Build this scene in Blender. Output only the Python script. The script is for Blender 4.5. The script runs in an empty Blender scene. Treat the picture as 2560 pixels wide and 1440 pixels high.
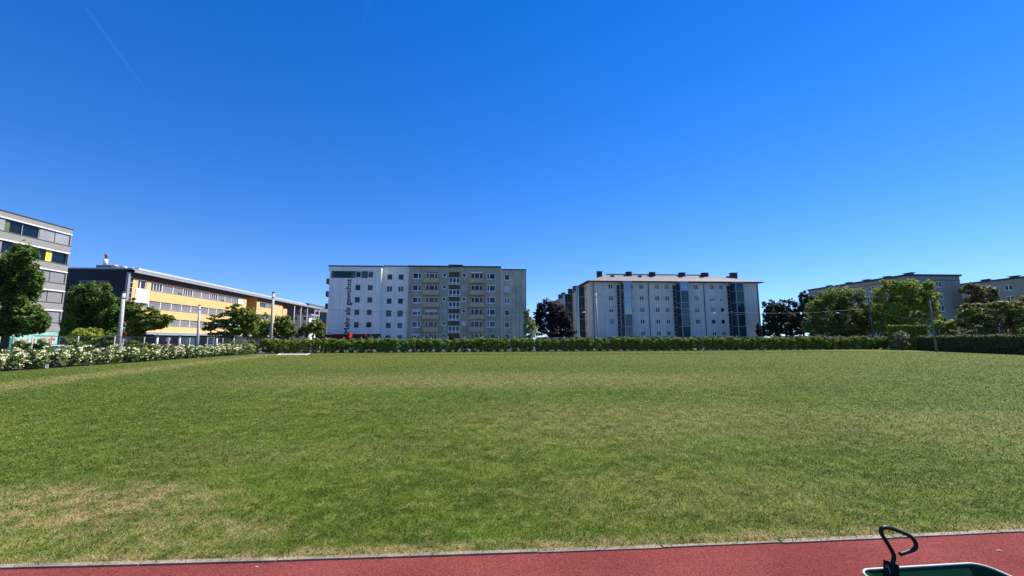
import bpy, math, random
import numpy as np
from mathutils import Vector, Matrix, Quaternion

# ------------------------------------------------------------------ camera, sky, sun, exposure
R = math.radians
S = bpy.context.scene
COL = S.collection
F, PITCH, ROLL, CAMH = 1050.0, R(7.17), R(0.25), 1.65
fw = Vector((0, math.cos(PITCH), math.sin(PITCH)))
rt0 = Vector((1, 0, 0)); up0 = Vector((0, -math.sin(PITCH), math.cos(PITCH)))
rt = rt0 * math.cos(ROLL) - up0 * math.sin(ROLL)
up = up0 * math.cos(ROLL) + rt0 * math.sin(ROLL)
CAM = Vector((0, 0, CAMH))
cd = bpy.data.cameras.new('camera'); cam = bpy.data.objects.new('camera', cd); COL.objects.link(cam)
cam.matrix_world = Matrix(((rt.x, up.x, -fw.x, 0), (rt.y, up.y, -fw.y, 0), (rt.z, up.z, -fw.z, CAMH), (0, 0, 0, 1)))
cd.sensor_width = 36; cd.lens = 36 * F / 2560; cd.clip_end = 20000; cd.clip_start = 0.05
S.camera = cam

SUN_EL, SUN_AZ = R(52), R(62)          # azimuth clockwise from straight ahead
sdir = Vector((math.sin(SUN_AZ) * math.cos(SUN_EL), math.cos(SUN_AZ) * math.cos(SUN_EL), math.sin(SUN_EL)))
w = bpy.data.worlds.new('World'); S.world = w; w.use_nodes = True
wn = w.node_tree.nodes; wl = w.node_tree.links
bg = wn['Background']
sky = wn.new('ShaderNodeTexSky'); sky.sky_type = 'NISHITA'; sky.sun_disc = False
sky.sun_elevation = SUN_EL; sky.sun_rotation = SUN_AZ
sky.air_density = 1.0; sky.dust_density = 0.0; sky.ozone_density = 3.0; sky.altitude = 400
hs = wn.new('ShaderNodeHueSaturation'); hs.inputs['Saturation'].default_value = 1.25
gm_ = wn.new('ShaderNodeGamma'); gm_.inputs['Gamma'].default_value = .90
hs2 = wn.new('ShaderNodeHueSaturation'); hs2.inputs['Saturation'].default_value = 1.14; hs2.inputs['Hue'].default_value = .517
wtc = wn.new('ShaderNodeTexCoord'); wad = wn.new('ShaderNodeVectorMath'); wad.inputs[1].default_value = (0, 0, .07)   # keep clear of the dusty rim of the sky model
wl.new(wtc.outputs['Generated'], wad.inputs[0]); wl.new(wad.outputs[0], sky.inputs['Vector'])
wl.new(sky.outputs[0], hs.inputs['Color']); wl.new(hs.outputs[0], gm_.inputs['Color']); wl.new(gm_.outputs[0], hs2.inputs['Color']); wl.new(hs2.outputs[0], bg.inputs['Color'])
bg.inputs['Strength'].default_value = 0.108
ld = bpy.data.lights.new('sun', 'SUN'); ld.energy = 4.0; ld.angle = R(0.5); ld.color = (1, .94, .85)
sun = bpy.data.objects.new('sun', ld); COL.objects.link(sun)
sun.rotation_euler = sdir.to_track_quat('Z', 'Y').to_euler(); sun.location = (30, 20, 60)
S.view_settings.view_transform = 'Standard'; S.view_settings.look = 'None'
S.view_settings.gamma = 1; S.view_settings.exposure = 1.12
S.cycles.max_bounces = 6; S.cycles.transparent_max_bounces = 8

# ------------------------------------------------------------------ pixel helpers (photo pixels, 2560 x 1440)
def ray(px, py):
    return fw + rt * ((px - 1280) / F) + up * ((720 - py) / F)
def at(px, py, Y):
    d = ray(px, py); return CAM + d * (Y / d.y)
def gnd(px, py, z=0.0):
    d = ray(px, py); return CAM + d * ((z - CAMH) / d.z)
G = R(4.57)                                   # the street grid is turned this much
class Frame:
    """facade plane: local x to the viewer's right, y inward, z up"""
    def __init__(s, o, rot):
        s.o = Vector((o[0], o[1], 0)); s.rot = rot
        s.e = Vector((math.cos(rot), math.sin(rot), 0)); s.n = Vector((-math.sin(rot), math.cos(rot), 0))
    def loc(s, px, py, y=0.0):
        d = ray(px, py); t = ((s.o - CAM).dot(s.n) + y) / d.dot(s.n); p = CAM + d * t
        return (p - s.o).dot(s.e), p.z
    def x(s, px, py=770, y=0.0): return s.loc(px, py, y)[0]
    def z(s, px, py, y=0.0): return s.loc(px, py, y)[1]

# ------------------------------------------------------------------ materials
MATS = {}
def pm(name, rgb, rough=.8, var=.12, scale=1.5, spec=.3, bump=0, metal=0, streak=0, bscale=40, trans=0):
    if name in MATS: return MATS[name]
    m = bpy.data.materials.new(name); m.use_nodes = True; MATS[name] = m
    n = m.node_tree.nodes; l = m.node_tree.links; b = n['Principled BSDF']
    b.inputs['Roughness'].default_value = rough; b.inputs['Specular IOR Level'].default_value = spec
    b.inputs['Metallic'].default_value = metal
    tc = n.new('ShaderNodeTexCoord')
    no = n.new('ShaderNodeTexNoise'); no.inputs['Scale'].default_value = scale; no.inputs['Detail'].default_value = 6
    l.new(tc.outputs['Object'], no.inputs['Vector'])
    mr = n.new('ShaderNodeMapRange'); mr.inputs['From Min'].default_value = .3; mr.inputs['From Max'].default_value = .7
    mr.inputs['To Min'].default_value = 1 - var; mr.inputs['To Max'].default_value = 1 + var
    l.new(no.outputs['Fac'], mr.inputs['Value'])
    val = mr.outputs[0]
    if streak:
        mp = n.new('ShaderNodeMapping'); mp.inputs['Scale'].default_value = (2.2, 2.2, .12)
        l.new(tc.outputs['Object'], mp.inputs['Vector'])
        n2 = n.new('ShaderNodeTexNoise'); n2.inputs['Scale'].default_value = 1; n2.inputs['Detail'].default_value = 5
        l.new(mp.outputs[0], n2.inputs['Vector'])
        m2 = n.new('ShaderNodeMapRange'); m2.inputs['From Min'].default_value = .35; m2.inputs['From Max'].default_value = .65
        m2.inputs['To Min'].default_value = 1 - streak; m2.inputs['To Max'].default_value = 1 + streak * .5
        l.new(n2.outputs['Fac'], m2.inputs['Value'])
        mu = n.new('ShaderNodeMath'); mu.operation = 'MULTIPLY'; l.new(val, mu.inputs[0]); l.new(m2.outputs[0], mu.inputs[1]); val = mu.outputs[0]
    vm = n.new('ShaderNodeVectorMath'); vm.operation = 'SCALE'; vm.inputs[0].default_value = rgb
    l.new(val, vm.inputs['Scale']); l.new(vm.outputs[0], b.inputs['Base Color'])
    if bump:
        n3 = n.new('ShaderNodeTexNoise'); n3.inputs['Scale'].default_value = bscale; n3.inputs['Detail'].default_value = 4
        l.new(tc.outputs['Object'], n3.inputs['Vector'])
        bp = n.new('ShaderNodeBump'); bp.inputs['Strength'].default_value = bump; bp.inputs['Distance'].default_value = .02
        l.new(n3.outputs['Fac'], bp.inputs['Height']); l.new(bp.outputs[0], b.inputs['Normal'])
    return m
def glass(name, lo, hi, rough=.06, ior=1.45):
    m = bpy.data.materials.new(name); m.use_nodes = True; MATS[name] = m
    n = m.node_tree.nodes; l = m.node_tree.links; b = n['Principled BSDF']
    b.inputs['Roughness'].default_value = rough; b.inputs['IOR'].default_value = ior
    oi = n.new('ShaderNodeObjectInfo'); cr = n.new('ShaderNodeValToRGB')
    cr.color_ramp.elements[0].color = (*lo, 1); cr.color_ramp.elements[0].position = .35
    cr.color_ramp.elements[1].color = (*hi, 1); cr.color_ramp.elements[1].position = 1
    l.new(oi.outputs['Random'], cr.inputs[0]); l.new(cr.outputs[0], b.inputs['Base Color'])
    tc = n.new('ShaderNodeTexCoord'); no = n.new('ShaderNodeTexNoise'); no.inputs['Scale'].default_value = 1.2
    l.new(tc.outputs['Object'], no.inputs['Vector'])
    bp = n.new('ShaderNodeBump'); bp.inputs['Strength'].default_value = .03; bp.inputs['Distance'].default_value = .1
    l.new(no.outputs['Fac'], bp.inputs['Height']); l.new(bp.outputs[0], b.inputs['Normal'])
    return m
def leafmat(name, rgb, trans=.38, var=.3):
    m = bpy.data.materials.new(name); m.use_nodes = True; MATS[name] = m
    n = m.node_tree.nodes; l = m.node_tree.links; b = n['Principled BSDF']
    b.inputs['Roughness'].default_value = .6; b.inputs['Specular IOR Level'].default_value = .18
    at_ = n.new('ShaderNodeAttribute'); at_.attribute_name = 'tint'
    hv = n.new('ShaderNodeHueSaturation'); hv.inputs['Color'].default_value = (*rgb, 1)
    mh = n.new('ShaderNodeMapRange'); mh.inputs['To Min'].default_value = .485; mh.inputs['To Max'].default_value = .515
    mv = n.new('ShaderNodeMapRange'); mv.inputs['To Min'].default_value = 1 - var; mv.inputs['To Max'].default_value = 1 + var
    l.new(at_.outputs['Fac'], mh.inputs['Value']); l.new(at_.outputs['Fac'], mv.inputs['Value'])
    l.new(mh.outputs[0], hv.inputs['Hue']); l.new(mv.outputs[0], hv.inputs['Value'])
    l.new(hv.outputs[0], b.inputs['Base Color'])
    if trans:
        tr = n.new('ShaderNodeBsdfTranslucent'); l.new(hv.outputs[0], tr.inputs['Color'])
        mx = n.new('ShaderNodeMixShader'); mx.inputs[0].default_value = trans
        out = n['Material Output']
        l.new(b.outputs[0], mx.inputs[1]); l.new(tr.outputs[0], mx.inputs[2]); l.new(mx.outputs[0], out.inputs['Surface'])
    return m

M_white = pm('white_render', (.90, .86, .75), .85, .06, .6, streak=.09)
M_grey = pm('grey_render', (.46, .41, .285), .9, .12, .5, streak=.22, bump=.15)
M_greyb = pm('worn_grey_render', (.56, .50, .34), .9, .22, .35, streak=.3, bump=.15)
M_pale = pm('pale_render', (.76, .71, .59), .9, .07, .5, streak=.11)
M_paleb = pm('warm_pale_render', (.66, .59, .48), .9, .06, .5, streak=.08)
M_cap = pm('dark_roof_edge', (.06, .055, .055), .6)
M_frame = pm('white_window_frame', (.9, .89, .86), .5, .04)
M_gframe = pm('grey_window_frame', (.42, .42, .43), .5, .04)
M_brown = pm('brown_panel', (.13, .085, .04), .6, .1)
M_tan = pm('tan_balcony_board', (.58, .44, .25), .7, .1)
M_blind = pm('white_roller_blind', (.68, .68, .70), .6, .04)
M_gblind = pm('grey_roller_blind', (.24, .24, .24), .5, .05)
M_dark = pm('dark_recess', (.025, .027, .03), .7)
M_slate = pm('dark_grey_band', (.11, .115, .125), .6)
M_black = pm('black_letter', (.02, .02, .022), .5)
M_yellow = pm('yellow_render', (.82, .47, .19), .85, .04, .5, streak=.04)
M_navy = pm('dark_navy_cladding', (.014, .018, .03), .45, .15)
M_navyline = pm('navy_joint', (.05, .06, .085), .5)
M_alu = pm('grey_metal_sheet', (.35, .355, .37), .45, .06, metal=.2)
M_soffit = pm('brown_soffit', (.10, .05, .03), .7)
M_concrete = pm('concrete', (.42, .39, .35), .9, .15, 2, bump=.2)
M_spandrel = pm('warm_grey_spandrel', (.27, .262, .235), .85, .05)
M_teal = pm('teal_mural', (.30, .55, .47), .7, .25, .8, streak=.25)
M_tealdark = pm('teal_door', (.05, .16, .14), .6)
M_red = pm('red_paint', (.45, .02, .02), .5)
M_redletter = pm('faded_red_letter', (.55, .16, .13), .7)
M_roof = pm('grey_sheet_roof', (.235, .22, .212), .6, .1)
M_chim = pm('dark_brown_chimney', (.07, .035, .028), .85, .2, 4)
M_bark = pm('bark', (.09, .065, .045), .95, .3, 6, bump=.5)
M_pole = pm('weathered_concrete_pole', (.50, .46, .43), .85, .12, 3)
M_gpole = pm('green_grey_pole', (.10, .13, .12), .6)
M_wire = pm('dark_wire', (.02, .02, .022), .5)
M_post = pm('pale_fence_post', (.36, .38, .34), .6)
M_mesh = pm('green_fence_wire', (.02, .035, .03), .5)
M_yell2 = pm('yellow_panel', (.8, .75, .05), .5)
M_sign = pm('white_sign', (.8, .8, .8), .4, .03)
M_sand = pm('pale_sand', (.36, .32, .25), .95, .15, 3)
G_win = glass('window_glass', (.006, .010, .017), (.075, .085, .10))
G_dark = glass('dark_window_glass', (.010, .015, .020), (.06, .07, .078))
G_green = glass('green_tower_glass', (.014, .060, .062), (.035, .105, .102), .04, 1.5)
G_lite = glass('sky_reflection_glass', (.02, .05, .10), (.03, .07, .13), .03, 2.9)

# ------------------------------------------------------------------ object helpers
def link(o, parent=None):
    COL.objects.link(o)
    if parent is not None: o.parent = parent
    return o
def tag(o, label, cat, group=None, kind=None):
    o['label'] = label; o['category'] = cat
    if group: o['group'] = group
    if kind: o['kind'] = kind
    return o
def thing(name, loc, label, cat, rot=0, group=None):
    o = bpy.data.objects.new(name, None); o.location = loc; o.rotation_euler = (0, 0, rot); o.empty_display_size = .5
    link(o); return tag(o, label, cat, group)
class MB:
    def __init__(s): s.v = []; s.f = []; s.m = []; s.sm = []
    def add(s, vs, fs, mi=0, smooth=False):
        b = len(s.v); s.v += [tuple(v) for v in vs]
        for f in fs: s.f.append(tuple(b + i for i in f)); s.m.append(mi); s.sm.append(smooth)
    def quad(s, a, b, c, d, mi=0): s.add([a, b, c, d], [(0, 1, 2, 3)], mi)
    def box(s, x0, x1, y0, y1, z0, z1, mi=0, rz=0, c=None):
        vs = [(x, y, z) for z in (z0, z1) for y in (y0, y1) for x in (x0, x1)]
        if rz:
            cx, cy = c or ((x0 + x1) / 2, (y0 + y1) / 2); ca, sa = math.cos(rz), math.sin(rz)
            vs = [(cx + (x - cx) * ca - (y - cy) * sa, cy + (x - cx) * sa + (y - cy) * ca, z) for x, y, z in vs]
        s.add(vs, [(0, 2, 3, 1), (4, 5, 7, 6), (0, 1, 5, 4), (1, 3, 7, 5), (3, 2, 6, 7), (2, 0, 4, 6)], mi)
    def prism(s, pts, z0, z1, mi=0):
        n = len(pts); vs = [(p[0], p[1], z0) for p in pts] + [(p[0], p[1], z1) for p in pts]
        s.add(vs, [tuple(range(n))[::-1], tuple(range(n, 2 * n))] + [(i, (i + 1) % n, n + (i + 1) % n, n + i) for i in range(n)], mi)
    def tube(s, pts, rad, n=10, mi=0, caps=True):
        pts = [Vector(p) for p in pts]
        if not hasattr(rad, '__len__'): rad = [rad] * len(pts)
        vs = []; t0 = None; u = None
        for i, p in enumerate(pts):
            t = (pts[min(i + 1, len(pts) - 1)] - pts[max(i - 1, 0)]).normalized()
            if u is None:
                u = t.orthogonal().normalized()
            else:
                u = (u - t * u.dot(t)).normalized()
            v = t.cross(u)
            for k in range(n):
                a = 2 * math.pi * k / n; vs.append(p + (u * math.cos(a) + v * math.sin(a)) * rad[i])
        fs = [(i * n + k, i * n + (k + 1) % n, (i + 1) * n + (k + 1) % n, (i + 1) * n + k) for i in range(len(pts) - 1) for k in range(n)]
        s.add(vs, fs, mi, True)
        if caps:
            b = len(s.v) - len(vs)
            s.f.append(tuple(b + k for k in range(n))[::-1]); s.m.append(mi); s.sm.append(False)
            e = b + (len(pts) - 1) * n
            s.f.append(tuple(e + k for k in range(n))); s.m.append(mi); s.sm.append(False)
    def panel(s, x0, x1, z0, z1, ops, rev=.16, mi=0, y=0.0):
        ops = [o for o in ops if o[1] > x0 and o[0] < x1]
        xs = sorted({x0, x1} | {round(v, 4) for o in ops for v in o[:2] if x0 < v < x1})
        zs = sorted({z0, z1} | {round(v, 4) for o in ops for v in o[2:4] if z0 < v < z1})
        for i in range(len(xs) - 1):
            k0 = None
            for j in range(len(zs)):
                hole = True
                if j < len(zs) - 1:
                    cx, cz = (xs[i] + xs[i + 1]) / 2, (zs[j] + zs[j + 1]) / 2
                    hole = any(o[0] < cx < o[1] and o[2] < cz < o[3] for o in ops)
                if not hole and k0 is None: k0 = zs[j]
                if hole and k0 is not None:
                    s.quad((xs[i], y, k0), (xs[i + 1], y, k0), (xs[i + 1], y, zs[j]), (xs[i], y, zs[j]), mi); k0 = None
        for a, b, c, d in [o[:4] for o in ops]:
            c = max(c, z0); d = min(d, z1)
            s.quad((a, y, c), (a, y + rev, c), (a, y + rev, d), (a, y, d), mi); s.quad((b, y + rev, c), (b, y, c), (b, y, d), (b, y + rev, d), mi)
            s.quad((a, y, d), (a, y + rev, d), (b, y + rev, d), (b, y, d), mi); s.quad((a, y + rev, c), (a, y, c), (b, y, c), (b, y + rev, c), mi)
    def shell(s, x0, x1, D, z0, z1, mi=0, y=0.0):
        s.quad((x1, y, z0), (x1, D, z0), (x1, D, z1), (x1, y, z1), mi); s.quad((x0, D, z0), (x0, y, z0), (x0, y, z1), (x0, D, z1), mi)
        s.quad((x1, D, z0), (x0, D, z0), (x0, D, z1), (x1, D, z1), mi); s.quad((x0, y, z1), (x1, y, z1), (x1, D, z1), (x0, D, z1), mi)
    def mesh(s, name, mats):
        me = bpy.data.meshes.new(name); me.from_pydata(s.v, [], s.f)
        for m in (mats if isinstance(mats, (list, tuple)) else [mats]): me.materials.append(m)
        me.polygons.foreach_set('material_index', s.m); me.polygons.foreach_set('use_smooth', s.sm); me.update(); return me
    def build(s, name, mats, parent=None, M=None):
        o = bpy.data.objects.new(name, s.mesh(name, mats)); link(o, parent)
        if M is not None: o.matrix_local = M
        return o
def inst(name, me, parent, loc, M=None):
    o = bpy.data.objects.new(name, me); link(o, parent)
    L = Matrix.Translation(loc); o.matrix_local = (M @ L) if M is not None else L
    return o
WC = {}
def window(root, x0, x1, z0, z1, mull=(), trans=(), fwid=.085, fm=None, gm=None, blind=0, bm=None, M=None, y=.10, sill=True, name='window'):
    """a frame with its pane (and perhaps a blind) as sub-parts, set back in its opening"""
    fm = fm or M_frame; gm = gm or G_win; bm = bm or M_blind
    wd, h = round(x1 - x0, 2), round(z1 - z0, 2)
    key = (wd, h, mull, trans, fwid, fm.name, gm.name, sill)
    if key not in WC:
        b = MB(); f = fwid
        b.box(0, f, 0, .07, 0, h); b.box(wd - f, wd, 0, .07, 0, h); b.box(f, wd - f, 0, .07, 0, f); b.box(f, wd - f, 0, .07, h - f, h)
        for q in mull: b.box(wd * q - f * .7, wd * q + f * .7, .004, .066, f, h - f)
        for q in trans: b.box(f, wd - f, .008, .062, h * q - f * .6, h * q + f * .6)
        if sill: b.box(-.06, wd + .06, -.17, .002, -.075, -.004)
        p = MB(); p.quad((f, .04, f), (wd - f, .04, f), (wd - f, .04, h - f), (f, .04, h - f))
        WC[key] = (b.mesh(name, fm), p.mesh('pane', gm))
    fo = inst(name, WC[key][0], root, (x0, y, z0), M)
    inst('pane', WC[key][1], fo, (0, 0, 0))
    if blind:
        kb = ('b', wd, h, blind, bm.name)
        if kb not in WC:
            b = MB(); b.box(.02, wd - .02, -.03, -.005, h * (1 - blind), h - .02)
            WC[kb] = b.mesh('blind', bm)
        inst('blind', WC[kb], fo, (0, 0, 0))
    return fo
def text_mesh(body, name, w_, h_, ext, mat):
    cu = bpy.data.curves.new(name, 'FONT'); cu.body = body; cu.size = 1; cu.extrude = .5; cu.bevel_depth = .016; cu.bevel_resolution = 0; cu.resolution_u = 4
    ob = bpy.data.objects.new(name, cu); COL.objects.link(ob); bpy.context.view_layer.update()
    me = bpy.data.meshes.new_from_object(ob.evaluated_get(bpy.context.evaluated_depsgraph_get()))
    bpy.data.objects.remove(ob); bpy.data.curves.remove(cu)
    co = np.empty(len(me.vertices) * 3, 'f'); me.vertices.foreach_get('co', co); co = co.reshape(-1, 3)
    lo = co.min(0); hi = co.max(0); co = (co - lo) / (hi - lo) * np.array([w_, h_, ext])
    me.vertices.foreach_set('co', co.astype('f').ravel()); me.materials.clear(); me.materials.append(mat); me.update(); me.name = name
    return me
ORD = ['first', 'second', 'third', 'fourth', 'fifth', 'sixth', 'seventh', 'eighth', 'ninth', 'tenth', 'eleventh', 'twelfth', 'thirteenth',
       'fourteenth', 'fifteenth', 'sixteenth', 'seventeenth', 'eighteenth', 'nineteenth', 'twentieth', 'twenty-first', 'twenty-second', 'twenty-third', 'twenty-fourth', 'twenty-fifth', 'twenty-sixth', 'twenty-seventh', 'twenty-eighth', 'twenty-ninth', 'thirtieth']
TF = lambda x, y, z, r=0: Matrix.Translation((x, y, z)) @ Matrix.Rotation(r, 4, 'Z')

# ------------------------------------------------------------------ ground, lawn, track
def field_line(pa, pb): return Vector(pa).xy, Vector(pb).xy
KA, KB = gnd(0, 1421).xy, gnd(2560, 1329).xy                       # kerb
kd = (KB - KA).normalized(); kn = Vector((-kd.y, kd.x))
LA, LB = gnd(0, 931).xy, gnd(640, 885).xy                          # flowering hedge foot
ldir = (LB - LA).normalized()
BA, BB = at(655, 860, 60.0).xy, at(2232, 860, 68.4).xy             # back hedge axis
bdir = (BB - BA).normalized()
RA, RB = gnd(2300, 876.5).xy, gnd(2560, 887).xy                      # right hedge foot
rdir = (RB - RA).normalized()
KL = (KB - KA).length
def bulge(s): return .055 * np.maximum(0, 1 - ((s - KL / 2) / (KL / 2)) ** 2)
def kerb_pt(s, off=0.0): return KA + kd * s + kn * (off - float(bulge(s)))
KS = [-14.0, 0.0] + [KL * i / 10 for i in range(1, 10)] + [KL, KL + 14.0]
# painted colour of turf: greens, straw-coloured worn patches
def turf_nodes(m, blade=False):
    n = m.node_tree.nodes; l = m.node_tree.links; b = n['Principled BSDF']
    geo = n.new('ShaderNodeNewGeometry')
    def noise(sc, det=4, rough=.6):
        q = n.new('ShaderNodeTexNoise'); q.inputs['Scale'].default_value = sc; q.inputs['Detail'].default_value = det; q.inputs['Roughness'].default_value = rough
        l.new(geo.outputs['Position'], q.inputs['Vector']); return q.outputs['Fac']
    def mr(v, a, c, lo=0., hi=1.):
        q = n.new('ShaderNodeMapRange'); q.interpolation_type = 'SMOOTHSTEP'
        for k, x in zip(('From Min', 'From Max', 'To Min', 'To Max'), (a, c, lo, hi)): q.inputs[k].default_value = x
        l.new(v, q.inputs['Value']); return q.outputs[0]
    def op(o, a, c):
        q = n.new('ShaderNodeMath'); q.operation = o
        for i, x in enumerate((a, c)):
            if isinstance(x, (int, float)): q.inputs[i].default_value = x
            else: l.new(x, q.inputs[i])
        return q.outputs[0]
    def mix(f, a, c):
        q = n.new('ShaderNodeMix'); q.data_type = 'RGBA'
        l.new(f, q.inputs[0])
        for i, x in ((6, a), (7, c)):
            if isinstance(x, tuple): q.inputs[i].default_value = (*x, 1)
            else: l.new(x, q.inputs[i])
        return q.outputs[2]
    def along(p, d, half, soft):                # soft band round a line
        vm = n.new('ShaderNodeVectorMath'); vm.operation = 'DOT_PRODUCT'
        nn = Vector((-d.y, d.x, 0)); vm.inputs[1].default_value = nn; l.new(geo.outputs['Position'], vm.inputs[0])
        v = op('ABSOLUTE', op('SUBTRACT', vm.outputs['Value'], nn.x * p.x + nn.y * p.y), 0)
        v = op('ADD', v, op('MULTIPLY', op('SUBTRACT', noise(.35), .5), half * 3))
        return mr(v, half, half + soft, 1, 0)
    def spot(p, rad, soft, stretch=1.0):
        vs = n.new('ShaderNodeVectorMath'); vs.operation = 'SUBTRACT'; vs.inputs[1].default_value = (p.x, p.y, 0); l.new(geo.outputs['Position'], vs.inputs[0])
        v2 = n.new('ShaderNodeVectorMath'); v2.operation = 'MULTIPLY'; v2.inputs[1].default_value = (1 / stretch, 1, 0); l.new(vs.outputs[0], v2.inputs[0])
        v3 = n.new('ShaderNodeVectorMath'); v3.operation = 'LENGTH'; l.new(v2.outputs[0], v3.inputs[0])
        v = op('ADD', v3.outputs['Value'], op('MULTIPLY', op('SUBTRACT', noise(.9, 5), .5), rad * 2.4))
        return mr(v, rad, rad + soft, 1, 0)
    c = mix(mr(noise(.22, 3), .35, .65), (.092, .142, .013), (.158, .192, .028))
    c = mix(mr(noise(1.5, 8, .8), .39, .62), c, (.050, .092, .008))
    c = mix(op('MULTIPLY', mr(noise(.45, 5, .65), .46, .62), .55), c, (.082, .158, .009))
    c = mix(op('MULTIPLY', mr(noise(5.0, 6, .8), .46, .68), .75), c, (.25, .272, .065))
    c = mix(op('MULTIPLY', mr(noise(2.6, 7, .8), .50, .66), .7), c, (.045, .086, .007))
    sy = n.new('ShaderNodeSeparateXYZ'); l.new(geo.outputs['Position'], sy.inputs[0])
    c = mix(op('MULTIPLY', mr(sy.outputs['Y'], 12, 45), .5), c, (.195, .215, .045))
    pp = LA + ldir * 14 + Vector((ldir.y, -ldir.x)) * 5.2
    straw = (.36, .28, .115)
    d = op('MULTIPLY', along(pp, (gnd(640, 906).xy - gnd(0, 1010).xy).normalized(), .45, 1.6), .75)
    d2 = spot(gnd(90, 1275).xy, .42, .8, 1.9); d3 = spot(gnd(1240, 948).xy, 1.2, 4.5, 3.0); d4 = spot(gnd(1600, 1045).xy, .6, 3.2, 1.6)
    d5 = along(KA + kn * .02, kd, .06, .16)
    d6 = spot(gnd(470, 1330).xy, .05, .55, 2.2)
    d8 = spot(gnd(1750, 1230).xy, .15, 1.1, 2.2); d9 = spot(gnd(700, 1130).xy, .2, 1.4, 2.5)
    d7 = spot(gnd(2420, 1060).xy, .5, 3.0, 1.5)
    for v, k in ((d2, .85), (d3, .6), (d4, .42), (d5, .85), (d6, .75), (d7, .35), (d8, .25), (d9, .18)): d = op('MAXIMUM', d, op('MULTIPLY', v, k))
    d = op('MULTIPLY', d, mr(noise(3.2, 7, .8), .42, .58, .1, 1))
    c = mix(d, c, straw)
    if blade:
        a = n.new('ShaderNodeAttribute'); a.attribute_name = 'tint'
        h = n.new('ShaderNodeHueSaturation'); l.new(c, h.inputs['Color'])
        l.new(mr(a.outputs['Fac'], 0, 1, .3, 1.85), h.inputs['Value']); l.new(mr(a.outputs['Fac'], 0, 1, 1.1, .82), h.inputs['Saturation'])
        c = h.outputs[0]
        tr = n.new('ShaderNodeBsdfTranslucent'); l.new(c, tr.inputs['Color'])
        mx = n.new('ShaderNodeMixShader'); mx.inputs[0].default_value = .35
        l.new(b.outputs[0], mx.inputs[1]); l.new(tr.outputs[0], mx.inputs[2]); l.new(mx.outputs[0], n['Material Output'].inputs['Surface'])
    else:
        k = mr(noise(34, 4, .75), .3, .7, .5, 1.08)
        sc = n.new('ShaderNodeVectorMath'); sc.operation = 'SCALE'; l.new(c, sc.inputs[0]); l.new(k, sc.inputs['Scale']); c = sc.outputs[0]
        bp = n.new('ShaderNodeBump'); bp.inputs['Strength'].default_value = .55; bp.inputs['Distance'].default_value = .03
        l.new(noise(30, 6, .8), bp.inputs['Height']); l.new(bp.outputs[0], b.inputs['Normal'])
    l.new(c, b.inputs['Base Color']); b.inputs['Roughness'].default_value = .75; b.inputs['Specular IOR Level'].default_value = .06
M_turf = bpy.data.materials.new('turf'); M_turf.use_nodes = True; turf_nodes(M_turf)
M_blade = bpy.data.materials.new('grass_blade'); M_blade.use_nodes = True; turf_nodes(M_blade, True)
def structure(o): o['kind'] = 'structure'; return o
m_ground = pm('dusty_asphalt', (.085, .083, .08), .95, .2, .4, bump=.2)
b = MB(); b.prism([(3000 * math.cos(a), 3000 * math.sin(a)) for a in np.linspace(0, 2 * math.pi, 64, endpoint=False)], -1.0, -.03)
structure(b.build('ground', m_ground))
lawn_poly = [kerb_pt(v) for v in KS] + [RB + rdir * 40, RA + kn * 1.5, BB + kn * 1.0, BA + kn * 1.0, LB - kd * 1.2, LA - ldir * 22 - kd * 1.2]
b = MB(); b.prism(lawn_poly, -.3, 0); structure(b.build('lawn', M_turf))
# tartan track with grainy surface
m_track = bpy.data.materials.new('red_tartan'); m_track.use_nodes = True
n = m_track.node_tree.nodes; l = m_track.node_tree.links; bs = n['Principled BSDF']; bs.inputs['Roughness'].default_value = .9; bs.inputs['Specular IOR Level'].default_value = .05
tc = n.new('ShaderNodeTexCoord'); vo = n.new('ShaderNodeTexNoise'); vo.inputs['Scale'].default_value = 110; vo.inputs['Detail'].default_value = 3; vo.inputs['Roughness'].default_value = .8
n2 = n.new('ShaderNodeTexNoise'); n2.inputs['Scale'].default_value = 1.1; n2.inputs['Detail'].default_value = 5
cr = n.new('ShaderNodeValToRGB'); cr.color_ramp.elements[0].color = (.06, .014, .014, 1); cr.color_ramp.elements[0].position = .32; cr.color_ramp.elements[1].color = (.325, .080, .070, 1); cr.color_ramp.elements[1].position = .66
mx = n.new('ShaderNodeMix'); mx.data_type = 'RGBA'; mx.blend_type = 'MULTIPLY'; mx.inputs[0].default_value = .8
c2 = n.new('ShaderNodeValToRGB'); c2.color_ramp.elements[0].position = .35; c2.color_ramp.elements[0].color = (.7, .62, .6, 1); c2.color_ramp.elements[1].position = .65
l.new(tc.outputs['Object'], vo.inputs['Vector']); l.new(tc.outputs['Object'], n2.inputs['Vector']); l.new(vo.outputs['Fac'], cr.inputs[0]); l.new(n2.outputs['Fac'], c2.inputs[0])
l.new(cr.outputs[0], mx.inputs[6]); l.new(c2.outputs[0], mx.inputs[7]); l.new(mx.outputs[2], bs.inputs['Base Color'])
bp = n.new('ShaderNodeBump'); bp.inputs['Strength'].default_value = .8; bp.inputs['Distance'].default_value = .006; l.new(vo.outputs['Fac'], bp.inputs['Height']); l.new(bp.outputs[0], bs.inputs['Normal'])
kin = -kn
b = MB(); b.prism([kerb_pt(v) for v in [-40.0] + KS[1:-1] + [KL + 40.0]][::-1] + [KA - kd * 40 + kin * 9, KB + kd * 40 + kin * 9], -.2, -.004); structure(b.build('running_track', m_track))
m_kerb = pm('worn_kerb_stone', (.25, .21, .15), .95, .38, 3, bump=.5, bscale=60)
b = MB(); rnd = random.Random(3)
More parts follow.
